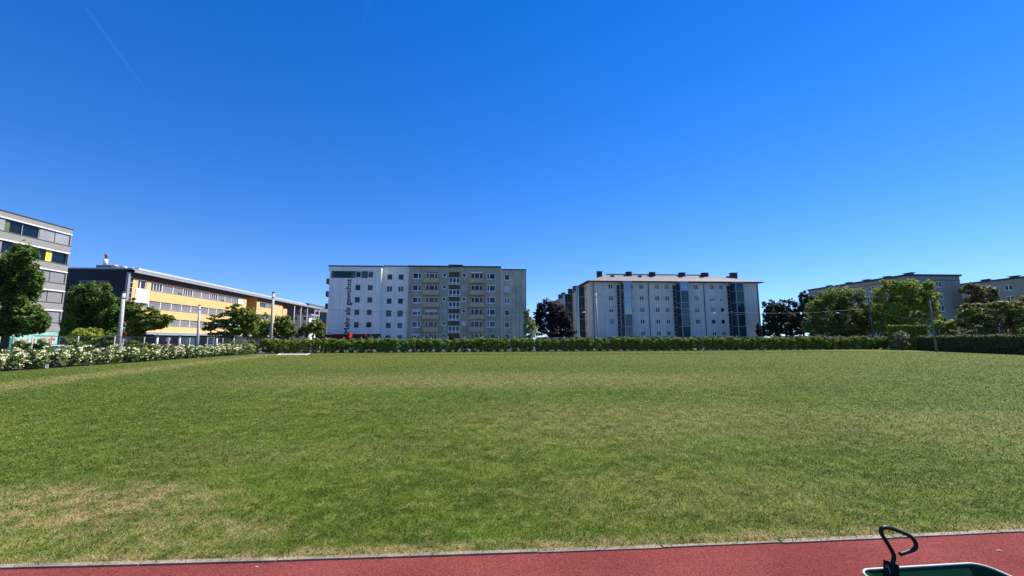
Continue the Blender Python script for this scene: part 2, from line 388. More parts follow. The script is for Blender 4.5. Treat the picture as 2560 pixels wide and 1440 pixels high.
for i in range(-14, 26):
    p = kerb_pt(i); q = kerb_pt(i + .985); j = rnd.uniform(-.006, .006)
    b.prism([p + kin * (.002 + j), q + kin * (.002 + j), q + kn * (.045 + j), p + kn * (.045 + j)], -.1, .007 + rnd.uniform(-.002, .002))
structure(b.build('kerb', m_kerb))
# grassy step before the back hedge
TA, TB = gnd(772, 888).xy, gnd(2215, 873.5).xy
tfront0, tfront1 = gnd(772, 888.5).xy, gnd(1750, 884).xy
bank_poly = [tfront0, tfront1, gnd(2215, 876).xy, BB + kn * 1.0, at(780, 860, 61.5).xy + kn * 1.0]
b = MB(); b.prism(bank_poly, -.2, .035); structure(b.build('grass_bank', M_turf))
b = MB(); b.prism([BA - bdir * .6 - kn * .75, BB + bdir * .6 - kn * .75, BB + bdir * .6 + kn * 9, BA - bdir * .6 + kn * 9], -.2, .045); structure(b.build('soil', pm('dark_soil', (.028, .022, .016), 1, .3, 3, bump=.6)))
hn = Vector((-ldir.y, ldir.x)); b = MB(); b.prism([LA - ldir * 20 + hn * .25, LB + hn * .25, LB + hn * 2.4, LA - ldir * 20 + hn * 2.4], -.2, .01); structure(b.build('hedge_soil', pm('dark_soil', (.028, .022, .016))))
def in_poly(x, y, poly):
    ins = np.zeros(len(x), bool); k = len(poly)
    for i in range(k):
        a, c = poly[i], poly[(i + 1) % k]
        cond = ((a.y > y) != (c.y > y)) & (x < (c.x - a.x) * (y - a.y) / ((c.y - a.y) or 1e-9) + a.x)
        ins ^= cond
    return ins
def np_mesh(name, V, nv, tint, mat):
    """V: (faces, nv, 3) loose polygons"""
    k = len(V); me = bpy.data.meshes.new(name)
    me.vertices.add(k * nv); me.vertices.foreach_set('co', V.astype('f').ravel())
    me.loops.add(k * nv); me.loops.foreach_set('vertex_index', np.arange(k * nv, dtype='i'))
    me.polygons.add(k); me.polygons.foreach_set('loop_start', np.arange(0, k * nv, nv, dtype='i'))
    at_ = me.attributes.new('tint', 'FLOAT', 'FACE'); at_.data.foreach_set('value', tint.astype('f'))
    me.materials.append(mat); me.update(); me.validate(); return me
rng = np.random.default_rng(11)
NB = 1500000
r = (rng.random(NB) * (78 ** .25 - 3.0 ** .25) + 3.0 ** .25) ** 4
az = R(84) * (2 * rng.random(NB) - 1)
X, Y = r * np.sin(az), r * np.cos(az)
KD = (X - KA.x) * kn.x + (Y - KA.y) * kn.y + bulge((X - KA.x) * kd.x + (Y - KA.y) * kd.y)
ok = in_poly(X, Y, lawn_poly) & (KD > -.004 + .05 * rng.random(NB) ** 2 * (rng.random(NB) < .93))
X, Y, r, KD = X[ok], Y[ok], r[ok], KD[ok]; k = len(X)
Z = np.where(in_poly(X, Y, bank_poly), .035, 0.)
edge = np.clip(1 - KD / .4, 0, 1)
h = (.010 + .020 * rng.random(k) ** 1.6) * (r / 4) ** .25 * (1 + 2.2 * edge ** 4 * rng.random(k) ** 2); wd = .0024 * (r / 4) ** .75 * (.6 + .8 * rng.random(k))
a = rng.random(k) * 2 * np.pi; lean = (.3 + 1.3 * rng.random(k)) * h; la = rng.random(k) * 2 * np.pi
base = np.stack([X, Y, Z], 1); t = np.stack([np.cos(a), np.sin(a), 0 * a], 1) * wd[:, None]
tip = base + np.stack([np.cos(la) * lean, np.sin(la) * lean, h], 1)
V = np.stack([base - t, base + t, tip], 1)
o = bpy.data.objects.new('grass', np_mesh('grass', V, 3, rng.random(k), M_blade)); link(o)
tag(o, 'short mown green grass with straw-coloured patches covering the whole field', 'grass', kind='stuff')
# clover heads, the same white flecks also painting glints on the grass
k = 420; r = (rng.random(k) ** 1.3) * 11 + 3.4; az = R(58) * (2 * rng.random(k) - 1); 
cl = rng.random(k) * 6; X, Y = r * np.sin(az), r * np.cos(az)
X = np.repeat(X[::3], 3)[:k] + rng.normal(0, .12, k); Y = np.repeat(Y[::3], 3)[:k] + rng.normal(0, .12, k)
ok = in_poly(X, Y, lawn_poly) & (((X - KA.x) * kn.x + (Y - KA.y) * kn.y) > .15); X, Y = X[ok], Y[ok]; k = len(X)
ang = np.arange(6) * np.pi / 3; rr = .002 + .0025 * rng.random(k)
V = np.stack([X[:, None] + np.cos(ang) * rr[:, None], Y[:, None] + np.sin(ang) * rr[:, None], (.032 + .012 * rng.random(k))[:, None] + .006 * np.sin(ang)], 2)
o = bpy.data.objects.new('clover_flowers', np_mesh('clover_flowers', V, 6, rng.random(k), leafmat('clover_white', (.7, .7, .62), .2, .1))); link(o)
tag(o, 'tiny white clover heads and painted glints scattered in the near grass', 'flowers', kind='stuff')

# ------------------------------------------------------------------ buildings
def cap(root, x0, x1, y0, y1, z, t=.3, mat=None, name='roof', o=.12, M=None):
    b = MB(); b.box(x0 - o, x1 + o, y0 - o, y1 + o, z, z + t); return b.build(name, mat or M_cap, root, M)
# --- white building with lettering
FW = Frame(at(816, 845, 93.5), G)
zr = FW.z(900, 683); STO = 2.8
top_rows = [FW.z(900, 695.3) + 1.35 - 2.8 * i for i in range(6)]       # window heads
WH = 1.38
white = thing('apartment_building', FW.o, 'white apartment building with large black vertical lettering beside the windows', 'building', G)
xe = FW.x(950.5); ztop = FW.z(900, 667); zbot = FW.z(850, 835)
D = 12.0
wcols = [(FW.x(885.2), FW.x(899.2)), (FW.x(916.2), FW.x(930.4))]
band = (.35, FW.x(933.5, 690), FW.z(880, 695), FW.z(880, 677.5))
ops = [(c[0], c[1], top_rows[i] - WH, top_rows[i]) for i in range(1, 5) for c in wcols] + [band]
b = MB(); b.panel(0, xe, zbot, ztop, ops); b.shell(0, xe, D, zbot, ztop); b.quad((0, 0, zbot), (0, D, zbot), (xe, D, zbot), (xe, 0, zbot))
b.build('wall', M_white, white)
b = MB(); b.box(band[0], band[1], .05, .15, band[2], band[3]); b.build('top_floor_band', M_slate, white)
b = MB(); zc = band[3]
b.box(-.25, xe * .0 + 6.0, -.02, -.001, zc, ztop); b.build('parapet_overhang', M_white, white)
cap(white, -.2, xe, 0, D, ztop, .28)
for c in wcols:
    window(white, c[0] + .05, c[1] + .05, band[2] + .08, band[3] - .1, fwid=.1, y=.0)
    for i in range(1, 5): window(white, c[0], c[1], top_rows[i] - WH, top_rows[i], fwid=.09)
b = MB(); b.box(FW.x(837, 690), FW.x(878, 690), .02, .049, band[2] + .08, band[3] - .15); lg = b.build('loggia_window', G_dark, white)
b = MB()
for q in np.linspace(FW.x(837, 690), FW.x(878, 690), 7): b.box(q - .03, q + .03, .0, .0199, band[2] + .08, band[3] - .15)
b.build('mullion', M_dark, lg)
tx0, tx1 = FW.x(862.6, 765), FW.x(880, 765); tz0, tz1 = FW.z(868, 833), FW.z(868, 697.5)
me = text_mesh('Mehr als gewohnt', 'lettering', tz1 - tz0, tx1 - tx0, .06, M_black)
o = bpy.data.objects.new('lettering', me); link(o, white)
o.matrix_local = Matrix(((0, -1, 0, tx1), (0, 0, -1, -.003), (1, 0, 0, tz0), (0, 0, 0, 1)))
for i, z in enumerate((FW.z(815, 708), FW.z(815, 740), FW.z(815, 771))):           # balconies on its left flank
    b = MB(); b.box(-1.0, -.002, 1.0, 3.6, z, z + 1.15); bl = b.build('side_balcony', M_slate, white)
    b = MB(); b.box(-1.04, .0, .96, 3.64, z + 1.15, z + 1.2); b.build('handrail', M_cap, bl)
b = MB(); b.box(.2, FW.x(828, 833), -.03, -.002, FW.z(815, 833.5), FW.z(815, 831.5)); b.build('name_plate', M_black, white)
# recessed ground floor
b = MB(); b.box(.6, xe - .1, 1.6, D - .5, -.03, zbot - .002); b.build('ground_floor_wall', M_slate, white)
for q in (1.0, 5.0, 9.4): 
    b = MB(); b.box(q, q + .35, .25, .6, -.03, zbot - .003); b.build('column', M_concrete, white)
# --- recessed pale bay belongs to the same white building
FR = Frame(FW.o + FW.n * 1.5, G)
x2 = FR.x(1020); z2 = FR.z(985, 666.5)
rcols = [(FR.x(965), FR.x(979)), (FR.x(993.5), FR.x(1007.5))]
M15 = TF(0, 1.5, 0)
ops = [(c[0], c[1], top_rows[i] - WH - .12, top_rows[i] - .12) for i in range(6) for c in rcols]
b = MB(); b.panel(xe + .002, x2, -.03, z2, ops); b.shell(xe + .002, x2, D - 1.5, -.03, z2); b.build('recessed_wall', M_white, white, M15)
cap(white, xe + .16, x2 - .14, 0, D - 1.5, z2, .25, M=M15)
for j, c in enumerate(rcols):
    for i in range(6): window(white, c[0], c[1], top_rows[i] - WH - .12, top_rows[i] - .12, mull=(.5,) if i == 1 else (), trans=(.6,) if i == 3 else (), fwid=.09, M=M15,
                              fm=M_frame if i in (0, 1, 2, 4, 5) else M_gframe)
b = MB(); b.tube([(FR.x(996, 665), 3, z2), (FR.x(996, 665), 3, z2 + .9)], .08); b.build('vent_pipe', M_cap, white, M15)

# --- grey apartment block
FG = Frame(FW.o + FW.n * .9, G)
gx0, gx1, gx2 = FG.x(1019.5), FG.x(1251.5), FG.x(1316)
grey = thing('apartment_block', FG.o + FG.e * gx0, 'grey rendered apartment block with stacked tan balconies and a brown stair strip', 'building', G)
X_ = lambda px, py=760: FG.x(px, py) - gx0
gz = FG.z(1130, 668)
GR = [FG.z(1240, 683.3) - .02 - STO * i for i in range(6)]       # heads
b = MB(); ops = []
def grow(x0, x1, top, h): ops.append((x0, x1, top - h, top)); return ops[-1]
colA = (X_(1030), X_(1052)); colC = (X_(1105.5), X_(1114.8)); colD = (X_(1121.3), X_(1149.2)); colE = (X_(1154.8), X_(1164.5)); colG = (X_(1217), X_(1238.3))
colB = (X_(1063), X_(1093.5)); colF = (X_(1177.3), X_(1206.8))
for i in range(6):
    t = GR[i]
    for c, h in ((colA, 1.4), (colC, .95), (colE, .95), (colG, 1.42)): grow(c[0], c[1], t, h)
    for c in (colB, colF): ops.append((c[0], c[1], t - 2.2, t + (.25 if i == 0 else 0.05)))
ops.append((colD[0], colD[1], GR[5] - 2.2, GR[0] + .25))
LX = X_(1251.5)
b.panel(0, LX, -.03, gz, ops, .2); b.shell(0, LX, 12, -.03, gz); b.build('wall', M_grey, grey)
cap(grey, 0, LX, 0, 12, gz, .33)
b = MB(); b.box(X_(1121, 668), X_(1157, 668), -.05, 4, gz + .33, gz + .62); b.build('stair_roof', M_cap, grey)
for i in range(6):
    t = GR[i]
    window(grey, *colA, t - 1.4, t, mull=(.64,), fwid=.13, blind=.5 if i == 3 else (.3 if i == 5 else 0))
    window(grey, *colC, t - .95, t, fwid=.13, trans=(.45,) if i == 3 else ())
    window(grey, *colE, t - .95, t, fwid=.13, blind=.85 if i == 4 else 0, trans=(.5,) if i == 1 else ())
    window(grey, *colG, t - 1.42, t, mull=(.32,), fwid=.13)
    b = MB(); b.box(colD[0], colD[1], .06, .19, t - 1.05 + .0, t + (.25 if i == 0 else -.02)); b.build('spandrel', M_brown, grey)
    if i < 5: window(grey, colD[0], colD[1], t - 2.72, t - 1.06, mull=(.335, .665), trans=(.26,), fwid=.13, gm=G_dark, sill=False, y=.06)
    for s, c in ((0, colB), (1, colF)):
        window(grey, c[0], c[1], t - 2.2, t, mull=((.28, .72) if s == 0 else (.3, .7)), fwid=.12, sill=False, y=.12, blind=.36 if (i == 3 and s == 0) else 0, name='balcony_door')
        if i < 5:
            bx0, bx1 = c[0] - .32 - (.0 if s else .1), c[1] + .3
            zf = t - 2.3
            b = MB(); b.box(bx0, bx1, -1.15, -.002, zf - .14, zf); ba = b.build('balcony', M_frame if False else M_concrete, grey)
            b = MB(); xm = bx0 + (bx1 - bx0) * (.52 if s == 0 else .45)
            b.box(bx0, xm, -1.16, -1.1, zf + .02, zf + 1.02); b.box(xm + .015, bx1, -1.14, -1.09, zf - .02 if s == 0 else zf + .02, zf + 1.0)
            b.build('parapet_board', M_tan, ba)
            b = MB(); b.box(bx1 - .05, bx1, -1.085, -.01, zf + .02, zf + 1.0); b.build('side_panel', M_frame, ba); b = MB(); b.box(bx0, bx0 + .05, -1.085, -.01, zf + .02, zf + 1.0); b.build('side_panel', M_frame, ba)
            b = MB(); b.box(bx0 - .02, bx1 + .02, -1.19, -1.07, zf + 1.025, zf + 1.07); b.build('handrail', M_cap, ba)
    if i in (0, 4):
        b = MB(); z0 = t + .12
        b.add([(colF[0] - .05, -.02, z0 + .2), (colF[1] - .1, -.02, z0 + .2), (colF[1] - .1, -.75, z0 - .02), (colF[0] - .05, -.75, z0 - .02),
               (colF[0] - .05, -.02, z0 + .15), (colF[1] - .1, -.02, z0 + .15), (colF[1] - .1, -.75, z0 - (.22 if i else .12)), (colF[0] - .05, -.75, z0 - (.22 if i else .12))],
              [(0, 3, 2, 1), (4, 5, 6, 7), (3, 7, 6, 2), (0, 4, 7, 3), (1, 2, 6, 5)]); b.build('awning', M_blind, grey)
b = MB(); b.box(colB[0], colB[1], .19, .21, GR[0] + .02, GR[0] + .25); b.build('lintel', pm('reddish_lintel', (.28, .12, .08)), grey)
# right bay of the grey block
HX0, HX1 = LX + .002, X_(1316)
hz = FG.z(1290, 674.5); colH = (X_(1261.3), X_(1274.8))
b = MB(); M8 = TF(0, .45, 0)
hops = [(colH[0], colH[1], GR[i] - .12 - 1.4, GR[i] - .12) for i in range(6)]
b.panel(HX0, HX1, -.03, hz, hops, .2); b.shell(HX0, HX1, 11.4, -.03, hz); b.build('side_bay_wall', M_greyb, grey, M8)
b = MB(); b.box(HX0 + .003, HX0 + .55, -.03, -.002, -.03, hz - .002); b.build('corner_strip', pm('pale_strip', (.72, .65, .52), .9), grey, M8)
cap(grey, HX0 + .2, HX1, 0, 11.4, hz, .25, M=M8)
b = MB(); b.box(HX1 - .12, HX1 + .02, -.02, .1, -.02, hz - .01); b.build('edge_strip', M_cap, grey, M8)
for i in range(6): window(grey, *colH, GR[i] - 1.52, GR[i] - .12, mull=(.5,) if i == 2 else (), fwid=.13, blind=.85 if i == 1 else 0, M=M8)

# --- pale block with three glass lift shafts
FB = Frame(at(1479, 845, 99), G)
pale = thing('apartment_block', FB.o, 'long pale four-window-storey apartment block with three green glass lift shafts and hipped roof', 'building', G)
pale['label'] = 'long pale apartment block with three green glass lift shafts and a hipped roof'
P = lambda px, py=770: FB.x(px, py)  # along the pale facade
pL = P(1899.5); pD = 11.7; ez = FB.z(1690, 703)
PR = [FB.z(1700, 711.5) - 2.8 * i for i in range(5)]
wh = 1.15
cols = [(1523, 1534.5), (1580.5, 1585), (1600, 1611), (1639, 1650), (1664.5, 1675), (1738, 1749), (1777.5, 1788), (1801.7, 1811.5)]
cols = [(P(a_), P(c_)) for a_, c_ in cols]
strips = [(P(1543), P(1551.5)), (P(1683.5), P(1692.5)), (P(1820), P(1828.5))]
ops = [(c[0], c[1], t - wh, t) for c in cols for t in PR] + [(s[0], s[1], PR[4] - wh, PR[0] - .1) for s in strips]
b = MB(); b.panel(0, pL, -.03, ez, ops, .15)
b.quad((pL, 0, -.03), (pL, pD, -.03), (pL, pD, ez), (pL, 0, ez)); b.quad((pL, pD, -.03), (0, pD, -.03), (0, pD, ez), (pL, pD, ez)); b.build('wall', M_pale, pale)
# left gable wall with slim windows
ML = TF(0, pD, 0, R(-90))
FL = Frame(FB.o + FB.n * pD, G - R(90))
sx = FL.x(1465, 760)
sops = [(sx - .45, sx + .45, t - wh - .15, t) for t in PR]
b = MB(); b.panel(0, pD, -.03, ez, sops, .15); b.build('gable_wall', M_paleb, pale, ML)
for t in PR: window(pale, sx - .45, sx + .45, t - wh - .15, t, fwid=.07, M=ML, gm=G_dark)
blinds = {(0, 3): 1, (0, 4): .9, (3, 0): .92, (4, 0): .92, (5, 1): .92, (6, 0): .95, (6, 1): .55, (6, 2): .95, (7, 1): .6, (0, 2): .4, (5, 4): .9, (6, 4): .3, (7, 4): .2}
for ci, c in enumerate(cols):
    for i, t in enumerate(PR):
        bl = blinds.get((ci, i), 0)
        window(pale, c[0], c[1], t - wh, t, mull=(.5,) if (ci, i) not in ((6, 3), (7, 3), (7, 2), (1, 0)) else (), fwid=.09, blind=bl, bm=pm('pale_grey_blind', (.36, .37, .39)) if bl > .9 else None)
for s in strips:
    z0, z1 = PR[4] - wh, PR[0] - .1; 
    b = MB(); b.box(s[0], s[1], .1, .14, z0, z1); gl = b.build('stair_window', G_dark, pale)
    b = MB(); b.box(s[0], s[0] + .07, .03, .099, z0, z1); b.box(s[1] - .07, s[1], .03, .099, z0, z1)
    for i in range(5):
        for q in (-.1, -.1 - 1.15, -.1 - 2.0):
            zz = PR[0] - 2.8 * i + q
            if zz > z0 + .1: b.box(s[0] + .07, s[1] - .07, .035, .095, zz - .12, zz + .0)
    b.build('stair_frame', M_gframe, gl)
m_tint = M_gframe
for ti, (a_, c_) in enumerate(((1561.5, 1580), (1704, 1723.3), (1843, 1862))):
    fr = Frame(FB.o - FB.n * 2.35, G); x0, x1 = fr.x(a_), fr.x(c_); zt = ez - .55
    b = MB(); b.box(x0, x1, -2.33, -.01, -.03, zt); sh = b.build('lift_shaft', G_green, pale)
    # panes and steel frame
    b = MB()
    for xx in (x0, x1): b.box(xx - .07, xx + .07, -2.42, -2.28, -.03, zt + .02)
    b.box(x1 - .06, x1 + .06, -.15, -.02, -.03, zt)
    for zz in [zt - .05] + [PR[i] - 1.75 for i in range(5)]: 
        b.box(x0 + .071, x1 - .071, -2.40, -2.335, zz - .06, zz + .06); b.box(x0 - .04, x0 - .003, -2.277, -.02, zz - .06, zz + .06); b.box(x1 + .003, x1 + .04, -2.277, -.152, zz - .06, zz + .06)
    b.build('steel_frame', M_gframe, sh)
    b = MB(); b.box(x0 - .15, x1 + .15, -2.5, -.005, zt + .021, zt + .2); b.build('shaft_roof', M_alu, sh)
    n_lite = (3, 1, 0)[ti]
    zs = [zt - .12] + [PR[i] - 1.82 for i in range(5)]
    b = MB()
    for i in range(n_lite):
        b.box(x0 + .09, x1 - .09, -2.35, -2.338, zs[i + 1] + .14, zs[i] - (.0 if i == 0 else .0))
    if n_lite: b.build('sky_reflection_pane', G_lite, sh)  # upper panes get bluer, glossier glass to paint the reflected sky
# hipped roof
ov = .95; rz = FB.z(1660, 688, 6) ; rz = max(rz, ez + 2.0)
xa, xb, ya, yb = -ov, pL + ov, -ov, pD + ov
rx0, rx1, ry = P(1524, 700) + 1.6, P(1806, 700) - .6, pD / 2
b = MB(); e0 = ez - .12
cn = [(xa, ya, e0), (xb, ya, e0), (xb, yb, e0), (xa, yb, e0), (rx0, ry, rz), (rx1, ry, rz)]
b.add(cn, [(0, 1, 5, 4), (1, 2, 5), (2, 3, 4, 5), (3, 0, 4)])
nr = int((xb - xa) / .62)
for i in range(1, nr):                                              # standing seams
    x = xa + (xb - xa) * i / nr
    tt = min(1, (x - xa) / (rx0 - xa), (xb - x) / (xb - rx1))
    y1 = ya + (ry - ya) * tt; z1 = e0 + (rz - e0) * tt
    b.add([(x - .03, ya, e0), (x + .03, ya, e0), (x + .03, ya, e0 + .035), (x - .03, ya, e0 + .035), (x - .03, y1, z1), (x + .03, y1, z1), (x + .03, y1, z1 + .035), (x - .03, y1, z1 + .07)],
          [(0, 1, 2, 3), (3, 2, 6, 7), (0, 3, 7, 4), (1, 5, 6, 2)])
rf = b.build('roof', M_roof, pale)
b = MB(); b.box(xa + .01, xb - .01, ya + .01, yb - .01, e0 - .22, e0 - .02); b.build('eave', pm('brown_eave', (.12, .10, .09)), rf)
b = MB(); b.box(rx0 - .5, rx1 + .5, ry - .25, ry + .25, rz - .02, rz + .16); b.build('ridge_cap', M_cap, rf)
fm_ = Frame(FB.o + FB.n * 5, G)
for a_, c_, zt in ((1492.5, 1504, 679), (1565, 1577.5, 680), (1624, 1636, 681), (1698, 1710.5, 682), (1754, 1768, 682.5), (1825.5, 1840, 682.5)):
    x0, x1 = fm_.x(a_, 690), fm_.x(c_, 690); zt = fm_.z((a_ + c_) / 2, zt)
    b = MB(); b.box(x0, x1, 4.4, 5.4, rz - 1.6, zt - .12); ch = b.build('chimney', M_chim, rf)
    b = MB(); b.box(x0 - .1, x1 + .1, 4.3, 5.5, zt - .118, zt); b.build('chimney_cap', M_cap, ch)
for px in (1522, 1590, 1618, 1690, 1742, 1808):
    x = fm_.x(px, 692); b = MB(); b.box(x, x + .8, 3.2, 3.9, rz - 1.1, rz - .55); b.build('roof_vent', M_cap, rf)
for px in (1484, 1622.5, 1761.5, 1895.5):
    x = P(px, 765); b = MB(); b.tube([(x, -.9, e0 - .2), (x, -.12, e0 - .75), (x, -.12, -.02)], .075, 8); b.build('downpipe', pm('blue_grey_pipe', (.10, .115, .15), .5), pale)
# --- older block behind, running away down the street, glazed shafts on its side
C0 = Frame(at(1449, 845, 114), G - R(90))
Lc = 46.0
FK = Frame(C0.o + FB.n * Lc, G - R(90))
kb = thing('apartment_block', FK.o, 'dark receding side of a block behind the purple-leaved tree, with chimneys and glazed shafts', 'building', G - R(90))
kz = FK.z(1440, 728); 
kr = [kz - 1.0 - 2.8 * i for i in range(5)]
kw = [FK.x(p) for p in (1391.5, 1399, 1418.5, 1423.5, 1446)]
ops = [(x - .55, x + .55, t - 1.2, t) for x in kw for t in kr]
b = MB(); b.panel(0, Lc, -.03, kz, ops); b.shell(0, Lc, 11, -.03, kz); b.build('wall', M_paleb, kb)
for x in kw:
    for t in kr: window(kb, x - .55, x + .55, t - 1.2, t, fwid=.09, mull=(.5,))
b = MB(); b.add([(-.9, -.9, kz), (Lc + .9, -.9, kz), (Lc + .9, 11.9, kz), (-.9, 11.9, kz), (4, 5.5, kz + 2.2), (Lc - 4, 5.5, kz + 2.2)], [(0, 1, 5, 4), (1, 2, 5), (2, 3, 4, 5), (3, 0, 4), (0, 3, 2, 1)]); krf = b.build('roof', M_roof, kb)
fk2 = Frame(FK.o + FK.n * 3.5, G - R(90))
for px in (1400, 1408, 1425, 1437.5):
    x = fk2.x(px, 745); b = MB(); b.box(x - .9, x + .9, 3, 4.2, kz, kz + 3.4); ch = b.build('chimney', M_chim, krf)
    b = MB(); b.box(x - 1., x + 1., 2.9, 4.3, kz + 3.401, kz + 3.55); b.build('chimney_cap', M_cap, ch)
for a_, c_ in ((1400, 1413), (1430, 1448)):
    f2 = Frame(FK.o - FK.n * 2.2, G - R(90)); x1 = f2.x(c_); x0 = x1 - 3.0
    b = MB(); b.box(x0, x1, -2.2, -.01, -.03, kz - .4); sh = b.build('lift_shaft', G_green, kb)
    b = MB()
    for xx in (x0, x1, (x0 + x1) / 2): b.box(xx - .06, xx + .06, -2.28, -2.19, -.03, kz - .4)
    for zz in kr: b.box(x0 + .07, x1 - .07, -2.26, -2.2, zz - 1.9, zz - 1.8); b.box(x0 - .03, x0 - .002, -2.18, -.02, zz - 1.9, zz - 1.8); b.box(x1 + .002, x1 + .03, -2.18, -.02, zz - 1.9, zz - 1.8)
    b.build('steel_frame', M_gframe, sh)
    b = MB(); b.box(x0 - .1, x1 + .1, -2.35, -.01, kz - .399, kz - .25); b.build('shaft_roof', M_alu, sh)

# --- grey block at the right with chimneys on a flat roof
M_blk = pm('greenish_grey_render', (.32, .32, .25), .9, .07, .5, streak=.08)  # even greenish grey of the two right-hand blocks
FQ = Frame(at(2269, 700, 98), G)
qL = FQ.x(2409, 770); qz = FQ.z(2330, 690.5)
Lq = 30.0; QM = TF(0, Lq, 0, R(-90)); FQL = Frame(FQ.o + FQ.n * Lq, G - R(90))
qb = thing('apartment_block', FQ.o, 'grey angled apartment block with low rooftop chimneys behind the bright chestnut tree', 'building', G)
QR = [FQ.z(2340, 703.5) - 2.85 * i for i in range(5)]
qc = [(FQ.x(2283.5, 710), FQ.x(2296, 710)), (FQ.x(2339, 708), FQ.x(2354, 708))]
ops = [(c[0], c[1], t - 1.35, t) for c in qc for t in QR]
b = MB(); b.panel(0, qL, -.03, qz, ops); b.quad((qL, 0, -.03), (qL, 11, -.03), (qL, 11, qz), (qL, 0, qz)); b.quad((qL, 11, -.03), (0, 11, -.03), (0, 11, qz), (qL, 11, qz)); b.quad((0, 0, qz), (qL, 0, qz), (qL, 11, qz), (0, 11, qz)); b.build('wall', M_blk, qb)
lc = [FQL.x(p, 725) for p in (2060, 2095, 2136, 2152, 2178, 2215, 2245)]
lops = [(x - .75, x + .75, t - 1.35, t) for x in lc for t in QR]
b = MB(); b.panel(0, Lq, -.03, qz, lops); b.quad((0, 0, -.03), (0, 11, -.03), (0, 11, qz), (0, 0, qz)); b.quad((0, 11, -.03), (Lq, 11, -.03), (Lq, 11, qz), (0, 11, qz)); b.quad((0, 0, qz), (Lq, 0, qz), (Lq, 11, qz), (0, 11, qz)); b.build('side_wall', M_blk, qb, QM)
for c in qc:
    for t in QR: window(qb, c[0], c[1], t - 1.35, t, mull=(.5,), fwid=.1)
for x in lc:
    for t in QR: window(qb, x - .75, x + .75, t - 1.35, t, mull=(.5,), fwid=.1, M=QM)
for M_, LL, x_0 in ((None, qL, -.3), (QM, Lq, 0)):
    b = MB(); b.box(x_0, LL + (.3 if M_ is None else -.31), -.35, 11.3, qz + .002, qz + .42); b.build('roof', M_cap, qb, M_)
    b = MB(); b.box(x_0 + .1, LL + (.05 if M_ is None else -.2), -.06, -.002, qz - 1.0, qz - .85); b.build('moulding', M_slate, qb, M_)
f2 = Frame(FQL.o + FQL.n * 2.0, G - R(90))
for px, wpx in ((2072, 10), (2121, 12), (2166, 12), (2218, 14), (2272, 15), (2297, 12)):
    x = min(f2.x(px, 700), Lq - 1); b = MB(); b.box(x - .6, x + .6, 1.6, 2.3, qz + .42, qz + .85); ch = b.build('chimney', M_slate, qb, QM)
    b = MB(); b.box(x - .85, x + .85, 1.4, 2.5, qz + .851, qz + .97); b.build('chimney_cap', M_cap, ch)
# --- another grey block beyond at far right
FZ = Frame(at(2600, 845, 104) + FB.n * 60.0, G - R(90))
zb = thing('apartment_block', FZ.o, 'dark grey apartment block furthest right behind the spreading olive tree', 'building', G - R(90))
zz_ = FZ.z(2540, 697)
ZR = [FZ.z(2520, 713) - 2.85 * i for i in range(5)]
zc_ = [FZ.x(p, 718) for p in (2445, 2487, 2521, 2575)]
ops = [(x - .9, x + .9, t - 1.35, t) for x in zc_ for t in ZR]
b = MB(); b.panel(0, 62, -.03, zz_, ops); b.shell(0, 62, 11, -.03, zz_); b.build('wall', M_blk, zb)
for x in zc_:
    for t in ZR: window(zb, x - .9, x + .9, t - 1.35, t, mull=(.5,), fwid=.12)
b = MB(); b.box(-.3, 62.3, -.35, 11.3, zz_ + .002, zz_ + .42); b.build('roof', M_cap, zb)
for px in (2448, 2520):
    x = FZ.x(px, 700); b = MB(); b.box(x - .8, x + .8, 1.6, 2.4, zz_ + .42, zz_ + .9); ch = b.build('chimney', M_slate, zb)
    b = MB(); b.box(x - 1.1, x + 1.1, 1.4, 2.6, zz_ + .901, zz_ + 1.03); b.build('chimney_cap', M_cap, ch)

